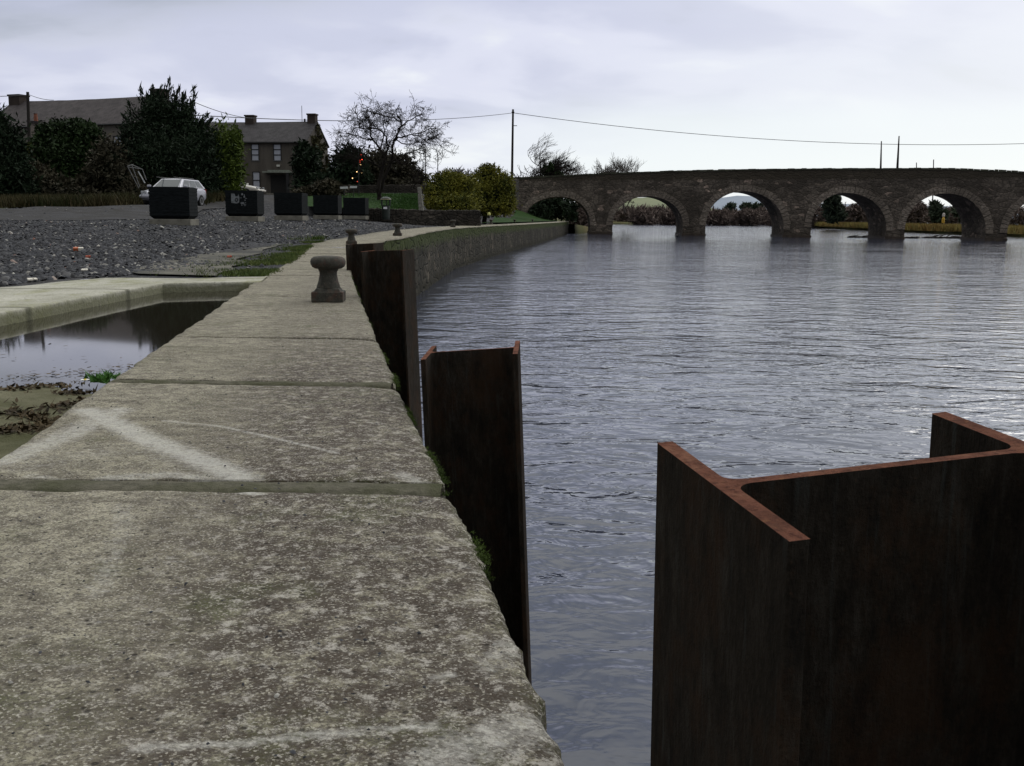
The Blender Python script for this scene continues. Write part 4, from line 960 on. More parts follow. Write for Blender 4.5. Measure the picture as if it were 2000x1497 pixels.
# ------------------------------------------------------------ bridge
BA = Vector((14.25, 166, 0)); BB = Vector((65.5, 143, 0))
bd = (BB - BA).normalized(); bn_ = Vector((-bd.y, bd.x, 0))          # along the face, away from the viewer
BX = Vector((math.sin(R(1.5)), math.cos(R(1.5)), 0)); BW = 8.2      # barrel direction and width
def face(u, v, off=0):
    d = ray(u, v); o_ = Vector((0, 0, HE)); n = bn_; P0 = BA - n * off
    k = (P0 - o_).dot(n) / d.dot(n); return o_ + d * k
TOPV = [(960, 351), (1000, 349), (1100, 344.5), (1200, 339.5), (1320, 335.5), (1400, 334), (1500, 332.5), (1600, 331.5), (1720, 331), (1860, 331), (1930, 334), (2000, 338), (2150, 349), (2400, 366)]
def topv(u): return float(np.interp(u, [a for a, _ in TOPV], [b for _, b in TOPV]))
ARCH = [  # left foot u,v ; apex u,v ; right foot u,v
    ((1026, 428), (1094, 384.5), (1153, 441)), ((1196, 441), (1265, 383.5), (1334, 443)), ((1378, 441), (1452, 374), (1531, 449)),
    ((1584, 444), (1652, 377), (1731, 452)), ((1767, 449), (1848, 378), (1925, 458)), ((1967, 456), (2050, 384), (2132, 466)), ((2180, 464), (2265, 395), (2350, 474))]
def arch_pts(a, n=26, grow=0):
    """true curve laid out in the plane of the bridge face: half ellipses either side of the crown"""
    L0, A0, R0 = [face(*q) for q in a]; s = lambda p: (p - BA).dot(bd)
    sl, sa, sr = s(L0), s(A0), s(R0); out = []
    for i in range(n + 1):
        th = math.pi * (1 - i / n)
        if th > math.pi / 2: x = sa + (sa - sl + grow) * math.cos(th); z = L0.z + (A0.z - L0.z + grow) * math.sin(th) ** .92
        else: x = sa + (sr - sa + grow) * math.cos(th); z = R0.z + (A0.z - R0.z + grow) * math.sin(max(th, 0)) ** .92 if th > 1e-6 else R0.z
        out.append(Vector((BA.x + bd.x * x, BA.y + bd.y * x, z)))
    return out
br = root('stone_bridge', BA, 'old multi arched rubble stone road bridge crossing the river', 'bridge')
def ztopf(p):   # parapet height above a point of the face
    lo, hi = 900, 2500
    sp_ = (p - BA).dot(bd)
    for _ in range(30):
        mid = (lo + hi) / 2
        if (face(mid, 400) - BA).dot(bd) < sp_: lo = mid
        else: hi = mid
    return face(lo, topv(lo)).z
low = []; spans = []
cur = face(945, 430)
ends = [cur]
bot = [cur + Vector((0, 0, -6))]
seq = []   # (point on face at the lower outline, solid below?)
pts_b = [Vector((cur.x, cur.y, ZW - 1.5))]
for a in ARCH:
    ap = arch_pts(a)
    pts_b.append(Vector((ap[0].x, ap[0].y, ZW - 1.5))); pts_b += ap; pts_b.append(Vector((ap[-1].x, ap[-1].y, ZW - 1.5)))
e_ = face(2480, 430); pts_b.append(Vector((e_.x, e_.y, ZW - 1.5)))
# front and back face as columns from the lower outline up to the parapet
dense = []
for a, b in zip(pts_b, pts_b[1:]):
    h = (Vector((b.x, b.y, 0)) - Vector((a.x, a.y, 0))).length; n = max(1, int(h / 1.2))
    for i in range(n): dense.append(a.lerp(b, i / n))
dense.append(pts_b[-1])
def wob(p): return .05 * mn.noise(Vector((p.x * .9, p.y * .9, p.z * .9)))
m = MB(); V = []; NZ = 7
tops = [ztopf(p) for p in dense]
for sd_ in (0, 1):
    for p, zt in zip(dense, tops):
        for j in range(NZ + 1):
            z = p.z + (zt - p.z) * j / NZ; q = Vector((p.x, p.y, z)) + (BX * BW if sd_ else Vector((0, 0, 0)))
            if not sd_: q -= bn_ * (wob(q) if j < NZ else 0)
            if j == NZ: q.z += .07 * mn.noise(Vector((p.x * .5, p.y * .5, sd_))) 
            V.append(q)
N = len(dense); k = NZ + 1; f = []
for i in range(N - 1):
    if (dense[i].xy - dense[i + 1].xy).length < 1e-4: continue
    for j in range(NZ):
        a = i * k + j; f.append((a, a + k, a + k + 1, a + 1)); a += N * k; f.append((a, a + 1, a + k + 1, a + k))
for i in range(N - 1):
    a, b = i * k, (i + 1) * k; f.append((b, a, a + N * k, b + N * k))
m.add(V, f); m.build('masonry', MT['bridge'], br, org=BA)
# roadway between the parapets (kept 1.2 m below their tops) closes the top
m = MB(); V = []; f = []
uniq = [i for i in range(N) if i == 0 or (dense[i].xy - dense[i - 1].xy).length > 1e-4]
for t_ in range(len(uniq)):
    i = uniq[t_]; p = dense[i]; zt = tops[i]
    for off, z in ((0, 0), (.45, 0), (.45, -1.1), (BW - .45, -1.1), (BW - .45, 0), (BW, 0)):
        V.append(Vector((p.x, p.y, zt + z + .012)) + BX * off)
for t_ in range(len(uniq) - 1):
    for j in range(5): a = t_ * 6 + j; f.append((a, a + 6, a + 7, a + 1))
m.add(V, f); m.build('roadway', MT['wall'], br, org=BA)
# coping stones with grass growing along the parapet
m = MB(); rr = random.Random(4)
S0 = (dense[0] - BA).dot(bd); S1 = (dense[-1] - BA).dot(bd); s_ = S0
sx = [(dense[i] - BA).dot(bd) for i in uniq]; tz = [tops[i] for i in uniq]
while s_ < S1 - 1:
    l = rr.uniform(.5, 1.1); zc = float(np.interp(s_ + l / 2, sx, tz)); zn = float(np.interp(s_ + l, sx, tz)); zp = float(np.interp(s_, sx, tz))
    c = BA + bd * (s_ + l / 2) + bn_ * .2; m.box((c.x, c.y, zc + .05 + rr.uniform(-.03, .04)), (l - .03, .56, rr.uniform(.20, .30)), math.atan2(bd.y, bd.x), ry=-math.atan2(zn - zp, l)); s_ += l
m.build('coping', plain('bridge_coping', (.062, .062, .045), .95, .1, var=.5, scale=1.2), br, org=BA)
for a in ARCH:
    pi_ = arch_pts(a, 64); po_ = arch_pts(a, 64, .95); m = MB()
    for i in range(0, 64, 2):
        pr = rr.uniform(.05, .12); g_ = .06
        q = [pi_[i].lerp(pi_[i + 2], g_), pi_[i].lerp(pi_[i + 2], 1 - g_), po_[i].lerp(po_[i + 2], 1 - g_), po_[i].lerp(po_[i + 2], g_)]
        ex = rr.uniform(-.06, .08); q[2] = q[2] + (q[2] - q[1]).normalized() * ex; q[3] = q[3] + (q[3] - q[0]).normalized() * ex
        m.slabpoly([x - bn_ * pr for x in q], bn_ * .35)
    m.build('arch_ring', MT['ring'], br, org=BA)
for i in range(len(ARCH) - 1):
    a = face(*ARCH[i][2]); b = face(*ARCH[i + 1][0]); a.z = b.z = 0
    w0 = (b - a).length; c = (a + b) / 2; m = MB()
    n = 5
    q = [a - bd * .12, a - bd * .1 - bn_ * .25, c - bn_ * .45, b + bd * .1 - bn_ * .25, b + bd * .12, b + bd * .1 + BX * (BW + .3), a - bd * .1 + BX * (BW + .3)]
    h_ = .30
    V = [(x.x, x.y, ZW - 1) for x in q] + [(x.x, x.y, ZW + h_ + .1 * rr.random()) for x in q]
    m.add(V, [(j, (j + 1) % 7, 7 + (j + 1) % 7, 7 + j) for j in range(7)] + [tuple(range(7, 14))]); m.build('pier_footing', plain('damp_stone', (.050, .036, .026), .7, .4, var=.4, scale=1.5), br, org=BA)
# driftwood caught on the piers
WOOD = plain('wet_wood', (.022, .018, .015), .8, .3)
def drift(u0, u1, v, Y, seed, label):
    rr = random.Random(seed); m = MB(); p0 = aty((u0 + u1) / 2, v, Y); p0.z = ZW
    w_ = (u1 - u0) / F * Y
    for _ in range(16):
        x = rr.uniform(-.5, .5) * w_; a = rr.gauss(0, .35); l = rr.uniform(.5, 1.7) * w_ / 3.5
        P = [Vector((x + l * t * math.cos(a) * (1 if rr.random() > .0 else -1), rr.uniform(-.2, .2), .02 + l * t * abs(math.sin(a)) * .6 + .1 * math.sin(3 * t) + rr.uniform(-.03, .05))) for t in (0, .35, .7, 1)]
        m.tube(P, [.09, .07, .05, .02], 5)
    m.tube([(-w_ * .5, 0, .02), (w_ * .1, .2, .10), (w_ * .5, 0, .05)], [.10, .14, .08], 6)
    o = m.build('driftwood', WOOD); o.location = p0; return tag(o, label, 'driftwood')
def yw(v, u=1700): return atz(u, v, ZW).y
drift(1655, 1694, 460, 158, 1, 'dark driftwood branches caught left of the fourth bridge pier from the left')
drift(1767, 1792, 464, 156, 2, 'short driftwood lump just right of the fourth bridge pier')
drift(1800, 1876, 463.5, 160, 6, 'long low line of driftwood between the fourth and fifth bridge piers')
dk = aty(1322, 454, 150); dk.z = ZW
r = root('duck', dk, 'small dark water bird swimming under the second arch', 'bird')
m = MB(); m.tube([(-.34, 0, .10), (-.2, 0, .10), (0, 0, .10), (.2, 0, .12), (.30, 0, .20), (.33, 0, .36), (.37, 0, .42), (.50, 0, .40)], [.02, .09, .15, .12, .06, .05, .065, .012], 8); m.build('body', TRIM, r, smooth=True)

# ------------------------------------------------------------ foliage
def leaves(name, blobs, n, size, m, parent, org, seed=1, hang=0, shell=.55, asp=.5, up=0):
    """leaf faces scattered through overlapping lumps; each lump (x,y,z,rx,ry,rz)"""
    rg = np.random.default_rng(seed); B = np.array(blobs, float); vol = (B[:, 3] * B[:, 4] * B[:, 5]) ** (2 / 3); pk = rg.choice(len(B), n, p=vol / vol.sum())
    d = rg.normal(size=(n, 3)); d /= np.linalg.norm(d, axis=1)[:, None]
    rr_ = (shell + (1 - shell) * rg.random(n) ** .6) * (1 + .10 * rg.normal(size=n))
    # sub-clumps give an uneven outline
    ncl = max(6, n // 90); cl = rg.normal(size=(ncl, 3)); cl /= np.linalg.norm(cl, axis=1)[:, None]
    ci = rg.integers(0, ncl, n); pull = rg.random(n) < .6
    d[pull] = d[pull] * .22 + cl[ci[pull]]; d /= np.linalg.norm(d, axis=1)[:, None]
    amp = .72 + .52 * rg.random(ncl); rr_ = np.where(pull, rr_ * amp[ci], rr_)
    P = B[pk, :3] + d * B[pk, 3:6] * rr_[:, None]
    t1 = d * .5 + rg.normal(size=(n, 3)) * .7; t1[:, 2] += up - hang; t1 /= np.linalg.norm(t1, axis=1)[:, None]
    t2 = np.cross(t1, rg.normal(size=(n, 3))); t2 /= np.linalg.norm(t2, axis=1)[:, None]
    l = size * rg.uniform(.5, 1.5, n)[:, None]; w_ = l * asp
    V = np.stack([P - t1 * l * .5, P + t2 * w_ * .5, P + t1 * l * .7, P - t2 * w_ * .5], 1).reshape(-1, 3) - np.array(org)
    return nmesh(name, V, np.arange(n * 4).reshape(-1, 4), m, parent)
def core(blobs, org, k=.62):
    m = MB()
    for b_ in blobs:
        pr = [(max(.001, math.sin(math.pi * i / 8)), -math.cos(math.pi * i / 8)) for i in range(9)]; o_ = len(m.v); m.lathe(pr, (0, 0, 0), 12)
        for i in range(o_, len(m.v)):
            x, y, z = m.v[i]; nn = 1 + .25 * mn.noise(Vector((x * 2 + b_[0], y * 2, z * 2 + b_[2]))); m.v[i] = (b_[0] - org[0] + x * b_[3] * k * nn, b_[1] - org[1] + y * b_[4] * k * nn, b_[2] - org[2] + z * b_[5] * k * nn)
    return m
EVG = leafmat('conifer_leaf', [(.004, .008, .004), (.007, .015, .006), (.011, .021, .009)], big=.5)
IVY = leafmat('ivy_leaf', [(.006, .011, .004), (.010, .020, .006), (.018, .034, .009)], big=.5)
YEL = leafmat('golden_leaf', [(.014, .024, .004), (.038, .050, .007), (.078, .086, .011), (.13, .12, .015)], big=.7)
YGR = leafmat('yellow_green_leaf', [(.015, .028, .006), (.035, .055, .008), (.06, .085, .010)], big=.6)
BRN = leafmat('brown_scrub', [(.022, .016, .012), (.042, .030, .022), (.060, .042, .028)], big=.3)
RUS = leafmat('dull_scrub', [(.014, .015, .010), (.028, .026, .016), (.042, .036, .022)], big=.4)
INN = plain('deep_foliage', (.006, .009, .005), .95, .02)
def pb(u, v, Y, ru, rv, dp=1.0):
    """lump from picture position, distance and apparent radii"""
    p = aty(u, v, Y); k = Y / F; return (p.x, p.y, p.z, ru * k, max(ru, rv) * k * dp, rv * k)
def bushy(name, label, cat, blobs, n, size, m, base, seed, trunk=.15, group=None, crown='crown', **kw):
    r = root(name, base, label, cat, group)
    leaves(crown, blobs, n, size, m, r, base, seed, **kw)
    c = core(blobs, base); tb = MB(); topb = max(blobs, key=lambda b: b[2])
    cx = sum(b[0] for b in blobs) / len(blobs) - base[0]; cz = topb[2] - base[2]
    tb.tube([(0, 0, -.2), (cx * .3, 0, cz * .3), (cx * .6, 0, cz * .6), (topb[0] - base[0], 0, cz)], [trunk, trunk * .8, trunk * .55, trunk * .2], 7)
    for b_ in blobs: tb.tube([(cx * .3, 0, cz * .25), ((b_[0] - base[0]) * .7, (b_[1] - base[1]) * .7, (b_[2] - base[2]) * .75), (b_[0] - base[0], b_[1] - base[1], b_[2] - base[2])], [trunk * .5, trunk * .35, trunk * .1], 5)
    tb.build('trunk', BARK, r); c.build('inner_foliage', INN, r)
    return r
def plume(tips, org, m, parent, seed, name='shoots', n=60, sz=.18):
    """feathery shoots that break the outline: (u,v,Y) tip, (u,v) root"""
    rg = np.random.default_rng(seed); P = []; T = []
    mb = MB()
    for (u1, v1, u0, v0, Y) in tips:
        a, b = aty(u0, v0, Y), aty(u1, v1, Y); mid = a.lerp(b, .55) + Vector((0, 0, -.12 * (b - a).length)); mb.tube([a - Vector(org), mid - Vector(org), b - Vector(org)], [.03, .02, .006], 4)
        for _ in range(n):
            t = rg.random() ** .8; q = a.lerp(mid, t * 2) if t < .5 else mid.lerp(b, t * 2 - 1)
            s_ = (1 - t) * .30 + .03; P.append((q.x + rg.normal(0, s_), q.y + rg.normal(0, s_), q.z + rg.normal(0, s_ * .7))); dd = (b - a).normalized(); T.append((dd.x, dd.y, dd.z))
    P = np.array(P); T = np.array(T); N = len(P); t1 = T + rg.normal(0, .35, (N, 3)); t2 = np.cross(t1, rg.normal(size=(N, 3))); t2 /= np.linalg.norm(t2, axis=1)[:, None]
    l = sz * rg.uniform(.5, 1.4, N)[:, None]; V = np.stack([P - t1 * l * .5, P + t2 * l * .16, P + t1 * l * .7, P - t2 * l * .16], 1).reshape(-1, 3) - np.array(org)
    nmesh(name, V, np.arange(N * 4).reshape(-1, 4), m, parent); mb.build('stems', BARK, parent)
def base_at(u, Y, dz=0): p = aty(u, 400, Y); return (p.x, Y, zland(p.x, Y) + dz)
# big dark conifer
bs = base_at(330, 64)
t = bushy('conifer_tree', 'big dark evergreen conifer with feathery drooping tips behind the silver car', 'tree',
          [pb(322, 232, 64, 42, 48), pb(290, 262, 63.5, 50, 46), pb(350, 265, 64, 55, 50), pb(325, 315, 62.5, 88, 60), pb(385, 300, 64, 42, 60), pb(265, 300, 64, 38, 48), pb(330, 365, 63, 95, 42), pb(395, 350, 64, 45, 52), pb(300, 215, 64, 22, 26), pb(365, 225, 64, 16, 26)],
          42000, .20, EVG, bs, 21, trunk=.28, asp=.32, hang=.1, shell=.5)
plume([(332, 152, 322, 200, 64), (298, 168, 300, 205, 64), (275, 170, 284, 220, 64), (350, 170, 335, 210, 64), (380, 170, 368, 225, 64), (377, 195, 366, 235, 64), (395, 232, 375, 258, 64), (404, 222, 385, 250, 64), (412, 232, 392, 265, 64), (250, 200, 272, 235, 64), (240, 225, 262, 255, 64),
       (318, 165, 315, 205, 64), (308, 178, 308, 215, 64), (362, 185, 352, 225, 64), (345, 178, 342, 215, 64), (422, 245, 400, 280, 64), (236, 250, 256, 275, 64), (288, 185, 294, 225, 64)], bs, EVG, t, 5, n=70, sz=.26)
bs = base_at(437, 66)
t = bushy('evergreen_bush', 'yellow green bushy evergreen between the big conifer and the village house', 'bush', [pb(438, 300, 66, 34, 50), pb(428, 345, 65.5, 40, 48), pb(452, 340, 66, 22, 48), pb(462, 280, 67, 10, 32), pb(440, 380, 65, 32, 22)], 9000, .26, YGR, bs, 22, .14, asp=.35)
plume([(458, 240, 458, 285, 66.5), (470, 262, 462, 300, 66.5), (440, 245, 440, 285, 66)], bs, YGR, t, 6, n=50, sz=.22)
bs = base_at(135, 62)
bushy('ivy_clad_tree', 'rounded ivy covered tree in front of the old house roof', 'tree', [pb(110, 268, 62, 32, 30), pb(150, 262, 62, 40, 28), pb(180, 275, 62, 22, 28), pb(135, 310, 61.5, 62, 45), pb(145, 355, 61, 58, 42), pb(90, 300, 62, 16, 50)], 26000, .17, IVY, bs, 23, .22, asp=.7)
bs = base_at(5, 56)
t = bushy('evergreen_tree', 'very dark evergreen at the left edge in front of the old house', 'tree', [pb(-8, 290, 56, 55, 62), pb(-20, 350, 55, 72, 56), pb(20, 320, 56, 30, 52), pb(30, 365, 55.5, 40, 38), pb(-40, 250, 56, 45, 50)], 13000, .27, EVG, bs, 24, .2, asp=.35)
plume([(8, 205, 0, 250, 56), (18, 228, 8, 268, 56), (-5, 200, -12, 245, 56), (35, 250, 20, 285, 56)], bs, EVG, t, 7, n=50, sz=.22)
bs = base_at(215, 60)
bushy('scrub_bush', 'dull brownish scrub bush between the ivy clad tree and the big conifer', 'bush', [pb(215, 330, 60, 38, 55), pb(190, 365, 59.5, 40, 34), pb(240, 360, 59.5, 42, 36), pb(262, 380, 59, 30, 22)], 8000, .22, RUS, bs, 25, .1)
bs = base_at(60, 58)
bushy('bramble_bush', 'low tangled bramble bush under the utility pole at the left', 'bush', [pb(50, 350, 58, 52, 38), pb(100, 368, 57.5, 48, 28), pb(20, 378, 57, 60, 22), pb(150, 382, 57, 40, 16)], 8000, .20, RUS, bs, 26, .08)
# small yellow bush by the pole
bs = base_at(50, 64, .0); bs = (bs[0], bs[1], aty(50, 330, 64).z)
bushy('yellow_shrub', 'small yellow leaved shrub beside the leaning pole on the left', 'shrub', [pb(48, 292, 64, 11, 9), pb(58, 285, 64, 7, 7)], 900, .16, YEL, bs, 27, .04)
# verge grass, rough
TALL = leafmat('rough_grass', [(.012, .017, .005), (.022, .030, .007), (.036, .036, .012), (.055, .042, .02)], big=.35)
P = []
for i in range(9000):
    u = rg.uniform(640, 820); t_ = rg.random() ** 1.6; Y = 60 + 34 * t_; v = 409 - 31 * ((Y - 60) / 34) ** .55
    pa = aty(u, 409, 60); pbk = aty(u, 378, 95); k_ = (Y - 60) / 35; P.append((pa.x * (1 - k_) + pbk.x * k_, Y, pa.z * (1 - k_) + pbk.z * k_))
tufts('lawn_grass', P, 3, .09, .025, leafmat('lawn_blade', [(.008, .028, .003), (.018, .052, .006), (.03, .07, .012)], big=.5), 'short green grass of the sloping lawn', 'grass', .12, lean=.3)
P = []
for i in range(6500):
    u = rg.uniform(-60, 440); Y = rg.uniform(50, 60) + (u > 260) * (u - 260) * .075; p = aty(u, 400, Y)
    if abs(u - 300) < 40 and Y < 57: continue
    P.append((p.x, Y, zland(p.x, Y)))
tufts('rough_grass', P, 7, .62, .03, TALL, 'rough unmown grass on the verge along the road', 'grass', .2, lean=.35)
# bushes right of the house
for args in [('dark_tree', 'dark bushy evergreen directly in front of the ivy covered gable', 'tree', [pb(600, 330, 92, 26, 42), pb(615, 365, 91, 38, 26), pb(592, 300, 92, 14, 24)], 5200, .34, EVG, 600, 92, 31),
             ('dark_tree', 'round dark evergreen between the village house and the coloured lights', 'tree', [pb(682, 318, 104, 30, 34), pb(668, 345, 103, 26, 32), pb(700, 350, 103, 26, 30)], 5200, .38, EVG, 680, 104, 32),
             ('dark_tree', 'broad dark brown thicket behind the bare spreading tree', 'tree', [pb(735, 330, 106, 38, 34), pb(775, 335, 107, 44, 32), pb(812, 355, 108, 30, 20), pb(720, 360, 105, 40, 22), pb(780, 362, 106, 50, 16)], 9000, .38, RUS, 760, 106, 33),
             ('hedge', 'dark hedge in front of the house, left of the two white signs', 'hedge', [pb(640, 370, 88, 34, 18), pb(600, 378, 88, 30, 12)], 3600, .28, RUS, 630, 88, 34)]:
    nm, lb, ct, bl, n, sz, mt_, u, Y, sd_ = args; bushy(nm, lb, ct, bl, n, sz, mt_, base_at(u, Y), sd_, .18)
# ivy on the gable of the village house
P = []; rgv = np.random.default_rng(8)
ivb = []
Mh = Matrix.Translation(h2.location) @ Matrix.Rotation(a2, 4, 'Z')
for _ in range(70):
    y = rgv.uniform(.2, 7); lim = e2 + r2 * (1 - abs(y - 3.6) / 3.6) - .3; z = rgv.uniform(0, max(lim, .5))
    if z > lim - .2 or (y < 2.0 and z > 3): continue
    q = Mh @ Vector((.16, y, z)); ivb.append((q.x, q.y, q.z, .42, .42, .5))
iv = root('ivy', Mh @ Vector((.1, 3.6, 0)), 'ivy climbing the gable end of the village house', 'ivy')
leaves('leaves', ivb, 5000, .24, leafmat('dull_ivy', [(.014, .014, .006), (.03, .03, .012), (.05, .045, .02)]), iv, iv.location, 9, shell=.2, asp=.8)
# golden conifers by the bridge
bs = base_at(945, 80)
t = bushy('golden_bush', 'tallest yellow green bush directly left of the bridge end', 'bush', [pb(955, 352, 80, 34, 26), pb(975, 385, 79, 32, 34), pb(935, 388, 79, 36, 34), pb(955, 406, 78.5, 48, 17), pb(952, 332, 80, 18, 12), pb(988, 368, 79, 17, 30), pb(918, 378, 77, 24, 34), pb(992, 400, 78, 15, 22)], 20000, .17, YEL, bs, 41, .2, asp=.4)
plume([(952, 318, 950, 340, 80), (930, 332, 932, 352, 78), (922, 338, 922, 358, 78), (995, 348, 984, 368, 80), (1003, 365, 990, 380, 80), (1006, 385, 992, 395, 80), (945, 322, 945, 345, 80), (975, 325, 966, 350, 80), (984, 338, 972, 360, 80), (938, 326, 938, 350, 80), (965, 320, 960, 345, 80)], bs, YEL, t, 11, n=50, sz=.2)
bs = base_at(872, 68)
t = bushy('golden_bush', 'broad yellow green bush left of the tallest one, behind the stone pillar', 'bush', [pb(872, 362, 68, 34, 28), pb(900, 372, 68.5, 28, 30), pb(854, 388, 67, 26, 30), pb(888, 402, 66.5, 48, 24)], 13000, .17, YEL, bs, 42, .2, asp=.4)
plume([(868, 332, 866, 352, 68), (852, 340, 856, 358, 68), (842, 356, 850, 370, 67), (833, 372, 844, 384, 67), (830, 392, 842, 400, 67), (876, 336, 874, 352, 68), (894, 340, 890, 358, 68), (884, 334, 880, 354, 68), (905, 345, 900, 365, 68.5)], bs, YEL, t, 12, n=45, sz=.18)

# ------------------------------------------------------------ bare trees
def bare(name, label, base, height, seed, trunk=.16, levels=5, spread=.55, wind=(0, 0, 0), upb=.12, nkids=(2, 3), start=None, m=BARK, minr=.014, lratio=.78, first=.22, kink=.25, group=None, scale_side=1, limbs=None, tip_n=3):
    rr = random.Random(seed); r = root(name, base, label, 'tree', group); W = Vector(wind)
    tb, cb_ = MB(), MB()
    def grow(p, d, l, rad, lev, mbk):
        n = 4 if lev > 1 else 5; pts = [p]; q = p.copy(); dd = d.copy()
        for i in range(n):
            dd = (dd + Vector((rr.gauss(0, kink), rr.gauss(0, kink), rr.gauss(0, kink * .7))) * .6 + W * (.10 + .05 * lev) + Vector((0, 0, upb)) * .6).normalized()
            q = q + dd * l / n; pts.append(q.copy())
        r1 = max(rad * .55, minr * .6); rs = [max(minr * .6, rad + (r1 - rad) * i / n) for i in range(n + 1)]
        mbk.tube(pts, rs, 6 if lev < 2 else 4 if lev < 4 else 3, cap=False)
        if lev >= levels: return
        kids = rr.randint(*nkids) + (1 if lev >= levels - 1 else 0)
        for k in range(kids + 2):
            at_ = pts[-1] if k < 2 else pts[rr.randint(1, n)]
            i_ = pts.index(at_) if at_ in pts else n; ax = Vector((rr.gauss(0, 1), rr.gauss(0, 1), rr.gauss(0, .5))).normalized()
            nd_ = (dd * (1 - spread * .5) + ax * spread * rr.uniform(.8, 1.5)).normalized()
            grow(at_.copy(), nd_, l * lratio * rr.uniform(.75, 1.15), max(minr, rs[i_] * (.75 if k < 2 else .5)), lev + 1, cb_)
    l0 = height * first
    grow(Vector((0, 0, -.3)), Vector((0, 0, 1)) if start is None else Vector(start).normalized(), l0, trunk, 0, tb)
    k = height / max(v[2] for v in cb_.v)
    for q in (tb, cb_): q.v = [(x * k, y * k, z * k) for x, y, z in q.v]
    tb.build('trunk', m, r); cb_.build('branches', m, r); return r
bs = base_at(741, 75)
sp_ = aty(741, 402, 75)
def limbtree():
    """the spreading bare tree: main limbs follow the photo, twigs grow from them"""
    Y = 75; base = Vector((sp_.x, Y, zland(sp_.x, Y))); r = root('bare_tree', base, 'bare winter tree with twisting spreading limbs in front of the dark thicket', 'tree'); rr = random.Random(12)
    tb, cb_ = MB(), MB()
    def g3(u, v, dy=0): return aty(u, v, Y + dy) - base
    limbs = [([(739, 404, 0), (741, 380, 0), (739, 350, .1), (745, 320, .2), (752, 300, .3)], .20, .13),
             ([(741, 380, 0), (752, 345, -.3), (764, 310, -.5), (770, 290, -.7), (772, 262, -.9), (783, 238, -1.0), (788, 222, -1.2), (778, 205, -1.4)], .13, .05),
             ([(752, 300, .3), (742, 280, .6), (726, 262, .8), (720, 240, 1), (722, 232, 1.2), (718, 222, 1.3)], .10, .04),
             ([(752, 300, .3), (762, 275, .8), (755, 255, 1.2), (735, 238, 1.6), (712, 236, 1.9), (690, 234, 2)], .08, .03),
             ([(788, 222, -1.2), (770, 212, -.8), (745, 205, -.4), (730, 202, 0), (718, 192, .2)], .06, .025),
             ([(783, 238, -1), (800, 222, -1.4), (815, 214, -1.8), (832, 205, -2)], .06, .025),
             ([(772, 262, -.9), (790, 255, -1.3), (812, 248, -1.7), (838, 240, -2), (862, 236, -2.2)], .07, .025),
             ([(812, 248, -1.7), (830, 256, -1.9), (850, 266, -2.1), (872, 272, -2.2)], .045, .02),
             ([(764, 310, -.5), (785, 302, -1), (802, 290, -1.4), (818, 284, -1.6), (835, 290, -1.7)], .06, .025),
             ([(770, 290, -.7), (788, 310, -1.2), (806, 318, -1.6), (822, 332, -1.8)], .06, .02),
             ([(745, 320, .2), (722, 308, .5), (700, 290, .9), (682, 282, 1.1), (668, 272, 1.2)], .08, .03),
             ([(722, 308, .5), (702, 312, .3), (684, 300, .2), (668, 300, .1)], .05, .02),
             ([(726, 262, .8), (706, 256, 1.1), (688, 250, 1.3), (664, 246, 1.4)], .05, .02), ([(742, 280, .6), (752, 240, .2), (748, 222, 0), (754, 205, -.2)], .06, .02),
             ([(735, 238, 1.6), (722, 220, 1.8), (702, 222, 2), (690, 216, 2.1)], .04, .02), ([(778, 262, 0), (800, 270, .5), (822, 268, .9), (845, 262, 1)], .05, .02)]
    def twig(p, d, l, rad, lev):
        n = 4; pts = [p]; q = p.copy(); dd = d.copy()
        for i in range(n):
            dd = (dd + Vector((rr.gauss(0, .22), rr.gauss(0, .22), rr.gauss(0, .2) - .01))).normalized(); q = q + dd * l / n; pts.append(q.copy())
        cb_.tube(pts, [max(.0115, rad * (1 - .16 * i)) for i in range(n + 1)], 3, cap=False)
        if lev < 4:
            for k in range(3 if lev < 3 else 2):
                a = pts[rr.randint(1, n)]; ax = Vector((rr.gauss(0, 1), rr.gauss(0, 1), rr.gauss(0, .8))).normalized()
                twig(a.copy(), (dd * .75 + ax * .75).normalized(), l * rr.uniform(.55, .85), max(.012, rad * .62), lev + 1)
    for i, (pts, ra, rb_) in enumerate(limbs):
        P = [g3(*q) for q in pts]; Q = []
        for a, b in zip(P, P[1:]):
            for t_ in (0, .5): Q.append(a.lerp(b, t_) + Vector((rr.gauss(0, .05), rr.gauss(0, .05), rr.gauss(0, .05))))
        Q.append(P[-1]); n = len(Q); rs = [ra + (rb_ - ra) * k / (n - 1) for k in range(n)]
        (tb if i < 2 else cb_).tube(Q, rs, 7 if i < 2 else 5, cap=False)
        st_ = 6 if i < 2 else 2
        for k in range(st_, n):
            for _ in range(2 if k < n - 1 else 4):
                dd = (Q[k] - Q[k - 1]).normalized(); ax = Vector((rr.gauss(0, 1), rr.gauss(0, 1), rr.gauss(0, .9) - .05)).normalized()
                twig(Q[k], (dd * .7 + ax * .8).normalized(), rr.uniform(.45, 1.0), max(.018, rs[k] * .45), 1)
    r.scale = (.91, .91, .92); tb.build('trunk', BARK, r); cb_.build('branches', BARK, r)
limbtree()
